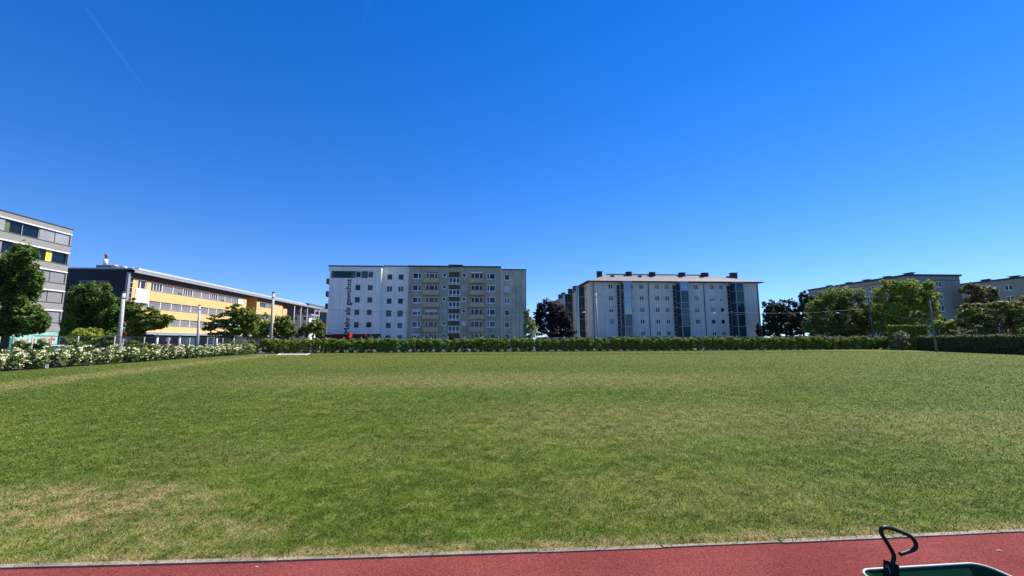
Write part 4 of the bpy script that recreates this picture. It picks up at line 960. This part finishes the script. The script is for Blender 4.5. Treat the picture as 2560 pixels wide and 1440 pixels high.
# flowering white hedge at left
fm2 = []
for s in range(6):
    rng = np.random.default_rng(200 + s)
    bl = [(0, 0, .82, .62, .62, .54), (.2, .15, .5, .46, .46, .46), (-.22, -.1, .48, .46, .46, .46)]
    V, ti = cloud(rng, bl, 2000, .06, .3, .4, .35, dens=24)
    W_, tw = cloud(rng, [(q[0], q[1], q[2] + .03, q[3] * 1.05, q[4] * 1.05, q[5] * 1.05) for q in bl], 1150, .043, .15, .5, .8, .9, dens=26)
    keep = rng.random(len(W_)) < np.clip((W_[:, 0, 2] - .3) / .5, .1, 1); W_, tw = W_[keep], tw[keep]
    V[:, :, 2] = np.maximum(V[:, :, 2], .03); W_[:, :, 2] = np.maximum(W_[:, :, 2], .06)
    fm2.append((np_mesh('foliage', V, 4, ti, L_spirea), np_mesh('blossom', W_, 4, tw, L_white)))
HL = (LB - LA).length; s_ = -7.0; i = 0; nvis = 0; rnd = random.Random(9)
while s_ < HL - .2:
    p = LA + ldir * s_ - Vector((ldir.y, -ldir.x)) * .65; px = px_of((p.x, p.y, .6))
    lab = '%s white-flowering shrub counted from the left along the low flowering hedge'
    if px > -45:
        nvis += 1
        t = thing('flowering_shrub', (p.x, p.y, 0), lab % (ORD[nvis - 1] if nvis <= 30 else 'last'), 'shrub', rnd.uniform(0, 6.28), 'white-flowering shrubs of the left hedge')
        k = rnd.uniform(.9, 1.12); t.scale = (k, k, rnd.uniform(.88, 1.1))
        inst('foliage', fm2[i % 6][0], t, (0, 0, 0)); inst('blossom', fm2[i % 6][1], t, (0, 0, 0))
    i += 1; s_ += rnd.uniform(1.25, 1.6)
print('flower shrubs', nvis)
# green bushes rising behind the flowering hedge
for i, (px, py, hw, hh, where) in enumerate(((55, 868, 26, 16, 'before the teal letters'), (105, 866, 20, 16, 'below the letter t of the teal mural'), (190, 868, 34, 20, 'under the dense dark tree'), (345, 864, 34, 12, 'right of the leftmost tall pole'),
                                             (395, 871, 30, 10, 'in front of the red car'), (600, 862, 36, 16, 'beside the round white sign'), (632, 862, 18, 16, 'at the far end of the flowering hedge'))):
    Yb = 1.65 / max(.02, 1) ; d_ = (LA + ldir * 0)
    t_ = (px - 0) / 640; Yh = gnd(px, 931 - 46 * t_).y + 1.6
    tree('green_bush', 'leafy green bush poking above the flowering hedge ' + where, 'shrub', px, Yh, [(px - hw * .3, py, hw * .7, hh), (px + hw * .4, py + 2, hw * .6, hh * .8), (px, py + hh, hw, hh)], 2200, .075, L_spirea, .05, 'bushes behind the flowering hedge', seed=40 + i, limbs=False)
# clipped hedges on the right
def hedge(name, label, p0, p1, depth, height, n, seed, leaf=.07, mat=None):
    rng = np.random.default_rng(seed); p0 = Vector(p0); p1 = Vector(p1); L = (p1 - p0).length
    t = thing(name, (p0.x, p0.y, 0), label, 'hedge', math.atan2(p1.y - p0.y, p1.x - p0.x))
    # dark inner body with rounded, slightly wavy top
    x = rng.random(n) * L; top = height + .06 * np.sin(x * 1.3) + .04 * np.sin(x * 3.1 + 1)
    side = rng.random(n)
    y = np.where(side < .42, rng.normal(0, .05, n), np.where(side < .6, depth + rng.normal(0, .05, n), rng.random(n) * depth))
    z = np.where(side < .6, rng.random(n) * top * .97, top + rng.normal(0, .05, n))
    endm = rng.random(n) < .03; x = np.where(endm, 0, x); z = np.where(endm, rng.random(n) * top, z); y = np.where(endm, rng.random(n) * depth, y)
    z = np.maximum(z, .04); z = z - np.where(side >= .6, .16 * (np.abs(y / depth - .5) * 2) ** 3, 0)
    p = np.stack([x, y, z], 1); nrm = np.where((side < .42)[:, None], [[0, -1, .2]], np.where((side < .6)[:, None], [[0, 1, .2]], [[0, 0, 1.]])) + rng.normal(size=(n, 3)) * .6
    nrm /= np.linalg.norm(nrm, axis=1)[:, None]
    a = np.cross(nrm, rng.normal(size=(n, 3))); a /= np.linalg.norm(a, axis=1)[:, None]; bb = np.cross(nrm, a); s = leaf * (.6 + .8 * rng.random(n))
    V = np.stack([p - a * s[:, None], p - bb * (s * .6)[:, None], p + a * s[:, None], p + bb * (s * .6)[:, None]], 1)
    o = bpy.data.objects.new('foliage', np_mesh('foliage', V, 4, rng.random(n), mat or L_clip)); link(o, t)
    b = MB(); b.box(.1, L - .1, .1, depth - .1, 0, height - .15); b.build('shade_core', pm('hedge_core', (.012, .016, .008), 1), t)  # near-black core paints the shade inside the hedge
    return t
nr_ = Vector((rdir.y, -rdir.x))
h0 = RA - rdir * 1.0; h1 = RB + rdir * 26
hedge('clipped_hedge', 'long dark clipped hedge along the right side of the field', h0, h1, 1.3, 2.03, 42000, 61, .06)
TH0 = at(2236, 845, 66).xy; TH1 = at(2338, 845, 63).xy
hedge('tall_hedge', 'taller clipped hedge behind the grey pole at the right corner', TH0 + Vector((0, 1)), TH1 + Vector((0, 1)), 1.6, 3.75, 9000, 62, .08, L_hedge)

# ------------------------------------------------------------------ poles, wires, lamps, fences
def pole(name, label, px0, py0, px1, Y, r0, r1, mat, group='tall poles along the street', lean=True):
    p = at(px1, 845, Y); p.z = 0; q = at(px0, py0, Y)
    t = thing(name, p, label, 'pole', 0, group)
    b = MB(); b.tube([(0, 0, -.03), tuple((q - p) * .5), tuple(q - p)], [r0, (r0 + r1) / 2, r1], 14); b.build('shaft', mat, t)
    b = MB(); z = q.z; e = (q - p)
    b.tube([tuple(e * .985 + Vector((0, 0, 0))), tuple(e * 1.0)], [r1 * 1.25, r1 * 1.25], 14); b.tube([tuple(e * .9), tuple(e * .912)], r1 * 1.35, 14); b.build('clamp', M_cap, t)
    return q
W1 = pole('street_pole', 'leftmost tall pale concrete pole beside the dense dark tree', 310, 729, 299, 38, .19, .13, M_pole)
W2 = pole('street_pole', 'thinner pale pole in front of the yellow building', 499, 762, 496, 48, .15, .11, M_pole)
W3 = pole('street_pole', 'tallest pale pole left of the white lettered building', 684, 730, 677, 64, .25, .17, M_pole)
W4 = pole('street_pole', 'slim pole in front of the left end of the pale block', 1489, 729, 1495, 70, .15, .11, M_pole)
W5 = pole('street_pole', 'dark metal pole before the wide mid green tree', 2170, 733, 2183, 74, .16, .11, M_gpole)
W6 = pole('street_pole', 'grey pole standing in front of the right clipped hedge', 2322, 748, 2338, 54.5, .15, .11, pm('grey_wood_pole', (.14, .155, .15), .8))
def wire(label, a, c, sag, r=.016):
    a = Vector(a); c = Vector(c); n_ = 24
    pts = [a.lerp(c, i / n_) - Vector((0, 0, sag * 4 * (i / n_) * (1 - i / n_))) for i in range(n_ + 1)]
    mid = a.copy()
    b = MB(); b.tube([p - mid for p in pts], r, 5); o = b.build('overhead_wire', M_wire); o.location = mid
    tag(o, label, 'wire', 'overhead wires'); return pts
dn = lambda p, d: p - Vector((0, 0, d))
wa = wire('dark wire crossing in front of the white and grey blocks', dn(W3, 2.1), dn(W4, 3.0), .9)
wb_ = wire('dark wire crossing in front of the pale block', dn(W4, .5), dn(W5, 2.6), 1.9)
wire('thin wire between the two leftmost pale poles', dn(W1, .5), dn(W2, .2), .3, .015)
wire('thin wire from the thin pale pole to the tallest pale pole', dn(W2, .2), dn(W3, 2.2), .5, .015)
wire('thin wire leaving the leftmost pale pole towards the picture edge', dn(W1, .2), at(-40, 716, 38), .2, .015)
wire('wire between the dark metal pole and the grey pole at right', dn(W5, 2.7), dn(W6, 2.6), .5, .018)
def lamp(px, py, Y, label):
    p = at(px, py, Y); t = thing('hanging_lamp', p, label, 'street lamp', 0, 'lamps hanging on the wires')
    b = MB(); b.tube([(-.42, 0, -.05), (-.3, 0, .1), (.2, 0, .14), (.42, 0, .02)], [.04, .13, .14, .05], 8); b.build('housing', M_sign, t)
    b = MB(); b.tube([(0, 0, .14), (0, 0, .5)], .02, 6); b.build('hanger', M_wire, t)
for px, pts, lab in ((1460, wa, 'small white lamp hanging before the gable of the pale block'), (1773, wb_, 'small white lamp hanging before the second glass shaft bay'), (2097, wb_, 'small white lamp hanging before the wide mid green tree')):
    p = min(pts, key=lambda q: abs(px_of(q) - px)); d = p - CAM
    t = thing('hanging_lamp', p - Vector((0, 0, .42)), lab, 'street lamp', 0, 'lamps hanging on the wires')
    b = MB(); b.tube([(-.36, 0, -.05), (-.2, 0, .06), (.16, 0, .08), (.36, 0, .02)], [.03, .09, .1, .03], 8); b.build('housing', M_sign, t)
    b = MB(); b.tube([(0, 0, .14), (0, 0, .45)], .02, 6); b.build('hanger', M_wire, t)
def fence(label, p0, p1, h, step, r=.035, post=None, rails=(.98,), mesh_gap=.25, extra=0.0):
    p0 = Vector(p0); p1 = Vector(p1); L = (p1 - p0).length
    t = thing('mesh_fence', (p0.x, p0.y, 0), label, 'fence', math.atan2(p1.y - p0.y, p1.x - p0.x))
    b = MB()
    x = 0
    while x < L: b.box(x, x + .007, .05, .057, 0, h); x += mesh_gap
    z = .1
    while z < h: b.box(0, L, .0575, .0645, z, z + .007); z += mesh_gap
    for q in rails: b.box(0, L, .03, .049, h * q, h * q + .05)
    b.build('wire_mesh', M_mesh, t)
    b = MB(); b.tube([(0, 0, -.03), (0, 0, h + extra)], r, 8); pmesh = b.mesh('post', post or M_post)
    k = int(L / step)
    for i in range(k + 1): inst('post', pmesh, t, (i * L / k, 0, 0))
off = Vector((-ldir.y, ldir.x))
fence('green mesh fence with pale posts behind the white-flowering hedge', LA + off * 2.6 + ldir * 5, LB + off * 2.6, 2.15, 3.4, .04, mesh_gap=.22)
fence('green mesh fence with pale post tips rising behind the back hedge', BA + kn * 1.6 + bdir * .5, BB + kn * 1.6, 2.2, 2.5, .03, extra=.1, mesh_gap=.3)
FF0 = h0 - nr_ * 0 + Vector((rdir.y, -rdir.x)) * -2.2
fence('dark ball fence with thin posts behind the clipped hedge at right', RA + Vector((-rdir.y, rdir.x)) * 2.4, RB + rdir * 12 + Vector((-rdir.y, rdir.x)) * 2.4, 3.0, 3.4, .05, M_gpole, mesh_gap=.3)
# low boundary walls behind the back hedge
for px0, px1, lab in ((1345, 1479, 'grey coped wall behind the hedge below the purple tree'), (1520, 1722, 'grey coped wall behind the hedge before the first two glass shafts'), (1768, 1900, 'grey coped wall behind the hedge before the third glass shaft'),
                      (1940, 2072, 'grey coped wall behind the hedge below the dark pines'), (2105, 2178, 'grey coped wall behind the hedge left of the dark metal pole')):
    Yw = 79; p = at(px0, 845, Yw).xy; q = at(px1, 845, Yw + (at(px1, 845, Yw).x - at(px0, 845, Yw).x) * math.tan(G)).xy
    t = thing('boundary_wall', (p.x, p.y, 0), lab, 'wall', math.atan2(q.y - p.y, q.x - p.x), 'low walls behind the back hedge')
    L = (q - p).length; h_ = 2.32
    b = MB(); b.box(0, L, 0, .3, -.03, h_ - .12); b.build('wall', pm('dark_wall', (.10, .10, .10), .9), t)
    b = MB(); b.box(-.1, L + .1, -.08, .38, h_ - .119, h_); b.build('coping', pm('pale_coping', (.40, .39, .37), .9), t)

# ------------------------------------------------------------------ street furniture behind the left hedge
def sign(px, py, Y, rad, label, disc, post_h=None, plate=None):
    p = at(px, 845, Y); p.z = 0; z = at(px, py, Y).z
    t = thing('traffic_sign', p, label, 'road sign')
    b = MB(); b.tube([(0, 0, -.03), (0, 0, z + rad)], .04, 8); b.build('post', M_post, t)
    b = MB(); b.tube([(0, -.05, z), (0, -.075, z)], rad, 20); f = b.build('disc', disc, t)
    if plate:
        b = MB(); b.box(plate[0], plate[1], -.07, -.05, z + plate[2], z + plate[3]); b.build('plate', M_sign, t)
sign(308, 838.5, 40.5, .33, 'round red sign with white plates beside the leftmost tall pole', M_red, plate=(-.75, -.15, -.28, .02))
sign(421.5, 849, 46, .26, 'round white sign on a thin post before the yellow building', M_sign)
sign(613.5, 855.5, 57, .30, 'round white sign above the far end of the flowering hedge', M_sign)
p = at(527, 845, 60); p.z = 0
t = thing('pylon_sign', p, 'white upright pylon sign with dark panels right of the thin pale pole', 'sign', R(30))
zt = at(527, 842, 60).z
b = MB(); b.box(-.42, .42, -.12, .12, -.03, zt); b.build('panel', M_sign, t)
for q in (.18, .5, .85):
    b = MB(); b.box(-.3, .3, -.135, -.121, zt - q - .14, zt - q); b.build('dark_field', M_cap, t)
def car(px, Y, rot, colr, label):
    p = at(px, 845, Y); p.z = -.03; t = thing('parked_car', p, label, 'car', rot)
    prof = [(-2.1, .32), (-2.15, .75), (-2.0, .95), (-1.35, 1.02), (-.75, 1.45), (.7, 1.48), (1.45, 1.05), (2.05, .9), (2.12, .35)]
    n_ = len(prof); b = MB(); vs = []
    for y, s in ((-.86, 1.), (-.80, 1.0), (.80, 1.0), (.86, 1.)):
        for x, z in prof: vs.append((x, y * (1 if z < 1.1 else .82), z if abs(y) < .85 else min(z, z - .02)))
    b.add(vs, [tuple(range(n_)), tuple(range(3 * n_, 4 * n_))[::-1]] + [(j * n_ + i, (j + 1) * n_ + i, (j + 1) * n_ + (i + 1) % n_, j * n_ + (i + 1) % n_) for j in range(3) for i in range(n_)]); b.build('body', colr, t)
    b = MB()
    for sy in (-1, 1): b.add([(-1.15, sy * .845, 1.04), (1.2, sy * .845, 1.04), (.66, sy * .735, 1.4), (-.72, sy * .735, 1.4)], [(0, 1, 2, 3)])
    b.add([(-1.32, -.62, 1.06), (-1.32, .62, 1.06), (-.80, .6, 1.43), (-.80, -.6, 1.43)], [(0, 1, 2, 3)]); b.add([(1.42, -.62, 1.08), (1.42, .62, 1.08), (.78, .6, 1.45), (.78, -.6, 1.45)], [(0, 3, 2, 1)]); b.build('windows', G_dark, t)
    for x in (-1.3, 1.3):
        for sy in (-1, 1):
            b = MB(); b.tube([(x, sy * .72, .33), (x, sy * .9, .33)], .33, 16); wh_ = b.build('wheel', M_black, t)
            b = MB(); b.tube([(x, sy * .895, .33), (x, sy * .905, .33)], .2, 12); b.build('rim', M_alu, wh_)
car(405, 48, G + R(2), pm('car_red', (.30, .02, .02), .3, .05, spec=.6), 'red parked car mostly hidden behind the flowering hedge')
car(128, 40, G + R(90), pm('car_silver', (.42, .45, .48), .3, .05, spec=.6), 'silver parked car before the teal mural')
p = at(150, 845, 50); p.z = -.03
t = thing('shelter_frame', p, 'white tubular shelter frame right of the teal mural', 'shelter', G)
z1, z0 = at(165, 842, 50).z, at(165, 849, 50).z; L = 1.55
b = MB(); b.tube([(0, 0, 0), (0, 0, z1)], .05, 8); b.tube([(0, 0, z1), (L * 1.05, 0, z1)], .05, 8); b.tube([(0, 0, z0), (L, 0, z0)], .05, 8); b.tube([(L * .62, 0, 0), (L * 1.05, 0, z1)], .06, 8); b.build('frame', M_sign, t)
b = MB(); b.quad((.05, .03, .3), (L * .7, .03, .3), (L * .95, .03, z0), (.05, .03, z0)); b.build('panel', G_dark, t)
for px, nm in ((113, 'left'), (118.5, 'right')):
    p = gnd(px, 922); t = thing('stake', (p.x, p.y, 0), nm + ' one of two short white stakes at the foot of the flowering hedge', 'stake', 0, 'white stakes'); b = MB(); b.tube([(0, 0, -.1), (0, 0, .24), (0, 0, .27)], [.035, .035, .015], 8); b.build('shaft', M_sign, t)
# long jump pit and loose slabs near the hedge corner
q = [gnd(a_, c_).xy for a_, c_ in ((694, 888.8), (764, 888.3), (774, 884.3), (700, 884.6))]
t = thing('jump_pit', (q[0].x, q[0].y, 0), 'pale-edged sand pit in the grass at the left end of the back hedge', 'sand pit')
q = [v - q[0] for v in q]; 
b = MB(); b.prism([(v.x, v.y) for v in q], -.05, .03); b.build('sand', M_sand, t)
b = MB()
for i in range(4):
    a_, c_ = q[i], q[(i + 1) % 4]; d_ = (c_ - a_).normalized(); nn = Vector((-d_.y, d_.x)) * .12
    b.prism([a_ - d_ * .11 - nn, c_ + d_ * .1 - nn, c_ + d_ * .1 + nn, a_ - d_ * .11 + nn], -.05, .05 + .003 * i)
b.build('edging', pm('white_edging', (.50, .47, .40), .9), t)
for i, (px, py, w_, lab) in enumerate(((632, 889, .7, 'nearer pale slab lying in the grass left of the sand pit'), (655, 888.5, .5, 'smaller pale slab lying in the grass beside the sand pit'))):
    p = gnd(px, py); b = MB(); b.box(-w_, w_, -.2, .2, 0, .07); o = b.build('paving_slab', M_sand); o.location = (p.x, p.y, 0); o.rotation_euler = (0, .02, .1 * i); tag(o, lab, 'slab', 'loose slabs')

# ------------------------------------------------------------------ green hopper cart on the track
zr = .55
A_, B_ = gnd(2136, 1424, zr), gnd(2448, 1406, zr)
cd_ = (B_ - A_).xy.normalized(); crot = math.atan2(cd_.y, cd_.x); W = (B_ - A_).xy.length; Dp = .52
cart = thing('hopper_cart', (A_.x, A_.y, -.004), 'green metal hopper cart with pale rim and bent black lever on the red track', 'cart', crot)
m_cart = pm('green_cart_paint', (.006, .060, .026), .75, .12, 6, spec=.05); m_rim = pm('lit_pale_rim', (.50, .55, .45), .5, .1, 12); m_steel = pm('black_steel', (.012, .009, .009), .42, .15, 10, spec=.35)
def rr(x0, x1, y0, y1, r_, n_=6):
    pts = []
    for cx, cy, a0 in ((x1 - r_, y1 - r_, 0), (x0 + r_, y1 - r_, 90), (x0 + r_, y0 + r_, 180), (x1 - r_, y0 + r_, 270)):
        for i in range(n_ + 1): a = R(a0 + 90 * i / n_); pts.append((cx + r_ * math.cos(a), cy + r_ * math.sin(a)))
    return pts
ro = rr(0, W, -Dp, 0, .07); ri = rr(.008, W - .008, -Dp + .008, -.008, .062); bo = rr(.14, W - .14, -Dp + .16, -.16, .03); bi = rr(.15, W - .15, -Dp + .17, -.17, .03)
k = len(ro); b = MB(); zb_ = .22
vs = [(x, y, zr) for x, y in ro] + [(x, y, zr) for x, y in ri] + [(x, y, zb_) for x, y in bo] + [(x, y, zb_ + .01) for x, y in bi]
fs = []
for i in range(k):
    j = (i + 1) % k; fs += [(i, j, k + j, k + i), (i, 2 * k + i, 2 * k + j, j), (k + i, k + j, 3 * k + j, 3 * k + i)]
fs += [tuple(range(2 * k, 3 * k)), tuple(range(3 * k, 4 * k))[::-1]]
b.add(vs, fs, 0, False); hop = b.build('hopper', m_cart, cart)
mid = rr(.004, W - .004, -Dp + .004, -.004, .066, 8); b = MB(); b.tube([(x, y, zr + .004) for x, y in mid] + [(mid[0][0], mid[0][1], zr + .004)], .0052, 8); b.build('rim', m_rim, hop)  # pale tone paints the lit top edge of the green hopper
# bracket and lever, in cart coordinates
cinv = (Matrix.Translation((A_.x, A_.y, -.004)) @ Matrix.Rotation(crot, 4, 'Z')).inverted()
FCt = Frame(A_, crot)
def cl(px, py, y=-.03): x, z = FCt.loc(px, py, y); return (x, y, z + .004)
p0, p1, p2, p3 = cl(2211, 1399.6), cl(2248, 1413.6), cl(2247.4, 1440), cl(2208, 1434)
b = MB(); p2 = (p2[0], p2[1], p2[2] - .03); p3 = (p3[0], p3[1], p3[2] - .04)
b.add([p0, p1, p2, p3] + [(x, y + .006, z) for x, y, z in (p0, p1, p2, p3)], [(3, 2, 1, 0), (4, 5, 6, 7), (0, 1, 5, 4), (1, 2, 6, 5), (2, 3, 7, 6), (3, 0, 4, 7)]); br = b.build('bracket', m_steel, cart)
b = MB(); b.tube([cl(2216, 1420, -.034), cl(2214.5, 1415, -.034), cl(2219, 1414, -.034), cl(2221, 1420, -.034), cl(2224, 1428, -.034), cl(2226, 1434, -.034)], .0022, 6); b.build('scratch_mark', pm('pale_scratch', (.28, .28, .33)), br)
hp = [(2232, 1408), (2234.5, 1396), (2234, 1387), (2229, 1376), (2222, 1364), (2214, 1351), (2207, 1340), (2203, 1331), (2203.5, 1323.5), (2208, 1319), (2215, 1318), (2226, 1320), (2242, 1325.5), (2258, 1332), (2272, 1338), (2281, 1345), (2287, 1353), (2290, 1361), (2289.5, 1368), (2285, 1373.5), (2276, 1377), (2264, 1381), (2250, 1385.5)]
pts = [Vector(cl(a_, c_, -.02)) for a_, c_ in hp]
fine = []
for i in range(len(pts) - 1):
    q0, q1, q2, q3 = pts[max(i - 1, 0)], pts[i], pts[i + 1], pts[min(i + 2, len(pts) - 1)]
    for s in (0, .25, .5, .75): fine.append(.5 * ((2 * q1) + (q2 - q0) * s + (2 * q0 - 5 * q1 + 4 * q2 - q3) * s * s + (-q0 + 3 * q1 - 3 * q2 + q3) * s ** 3))
fine.append(pts[-1])
b = MB(); b.tube(fine, .0092, 12); b.build('lever', m_steel, cart)
b = MB(); b.tube([(.02, -Dp / 2, .16), (W - .02, -Dp / 2, .16)], .014, 10); b.tube([(.2, -Dp / 2, .16), (.2, -Dp / 2, .225)], .012, 8); b.tube([(W - .2, -Dp / 2, .16), (W - .2, -Dp / 2, .225)], .012, 8); b.build('axle', m_steel, cart)
for x in (-.02, W - .03):
    b = MB(); b.tube([(x, -Dp / 2, .16), (x + .05, -Dp / 2, .16)], .16, 24); wh_ = b.build('wheel', M_black, cart)
    b = MB(); b.tube([(x - .003, -Dp / 2, .16), (x + .053, -Dp / 2, .16)], .09, 16); b.build('rim', m_rim, wh_)
b = MB(); b.tube([(.3, -Dp + .02, .4), (.3, -Dp - .35, .75), (.3, -Dp - .6, .8), (W - .3, -Dp - .6, .8), (W - .3, -Dp - .35, .75), (W - .3, -Dp + .02, .4)], .013, 10); b.build('push_handle', m_steel, cart)
b = MB(); b.tube([(W / 2, -Dp + .1, .26), (W / 2, -Dp - .12, .0)], .012, 8); b.build('support_leg', m_steel, cart)
# fallen petals on the track
for px, py, rot, lab in ((2498, 1378, .6, 'small white leaf lying on the red track at right'), (2124, 1350, .9, 'small white leaf on the red track beside the kerb, left of the lever'), (642, 1419, .2, 'small white leaf on the red track near the lower left kerb')):
    p = gnd(px, py, -.004); b = MB(); s = .017
    b.add([(-s, 0, .003), (-s * .3, -s * .35, .006), (s, 0, .008), (-s * .2, s * .35, .004), (0, 0, .011)], [(0, 1, 4), (1, 2, 4), (2, 3, 4), (3, 0, 4), (3, 2, 1, 0)]); o = b.build('fallen_leaf', M_sign); o.location = (p.x, p.y, -.003); o.rotation_euler = (0, 0, -rot); tag(o, lab, 'leaf', 'fallen leaves on the track')
# faint vapour trails high in the sky
mt = bpy.data.materials.new('vapour'); mt.use_nodes = True; n = mt.node_tree.nodes; l = mt.node_tree.links
tr = n.new('ShaderNodeBsdfTransparent'); df = n.new('ShaderNodeBsdfDiffuse'); df.inputs[0].default_value = (.9, .9, .9, 1); mx = n.new('ShaderNodeMixShader'); mx.inputs[0].default_value = .013
l.new(tr.outputs[0], mx.inputs[1]); l.new(df.outputs[0], mx.inputs[2]); l.new(mx.outputs[0], n['Material Output'].inputs['Surface'])
for pa, pb, lab, rw in (((925, -20), (905, 75), 'short faint vapour trail at the top centre-left of the sky', 22), ((215, 20), (395, 265), 'long faint vapour trail high at the left of the sky', 16)):
    a_, c_ = at(*pa, 5000), at(*pb, 5600); mid = (a_ + c_) / 2
    b = MB(); b.tube([a_ - mid, Vector((0, 0, -12)), c_ - mid], [rw, rw * .8, rw * .25], 8); o = b.build('vapour_trail', mt); o.location = mid; tag(o, lab, 'vapour trail', 'vapour trails')
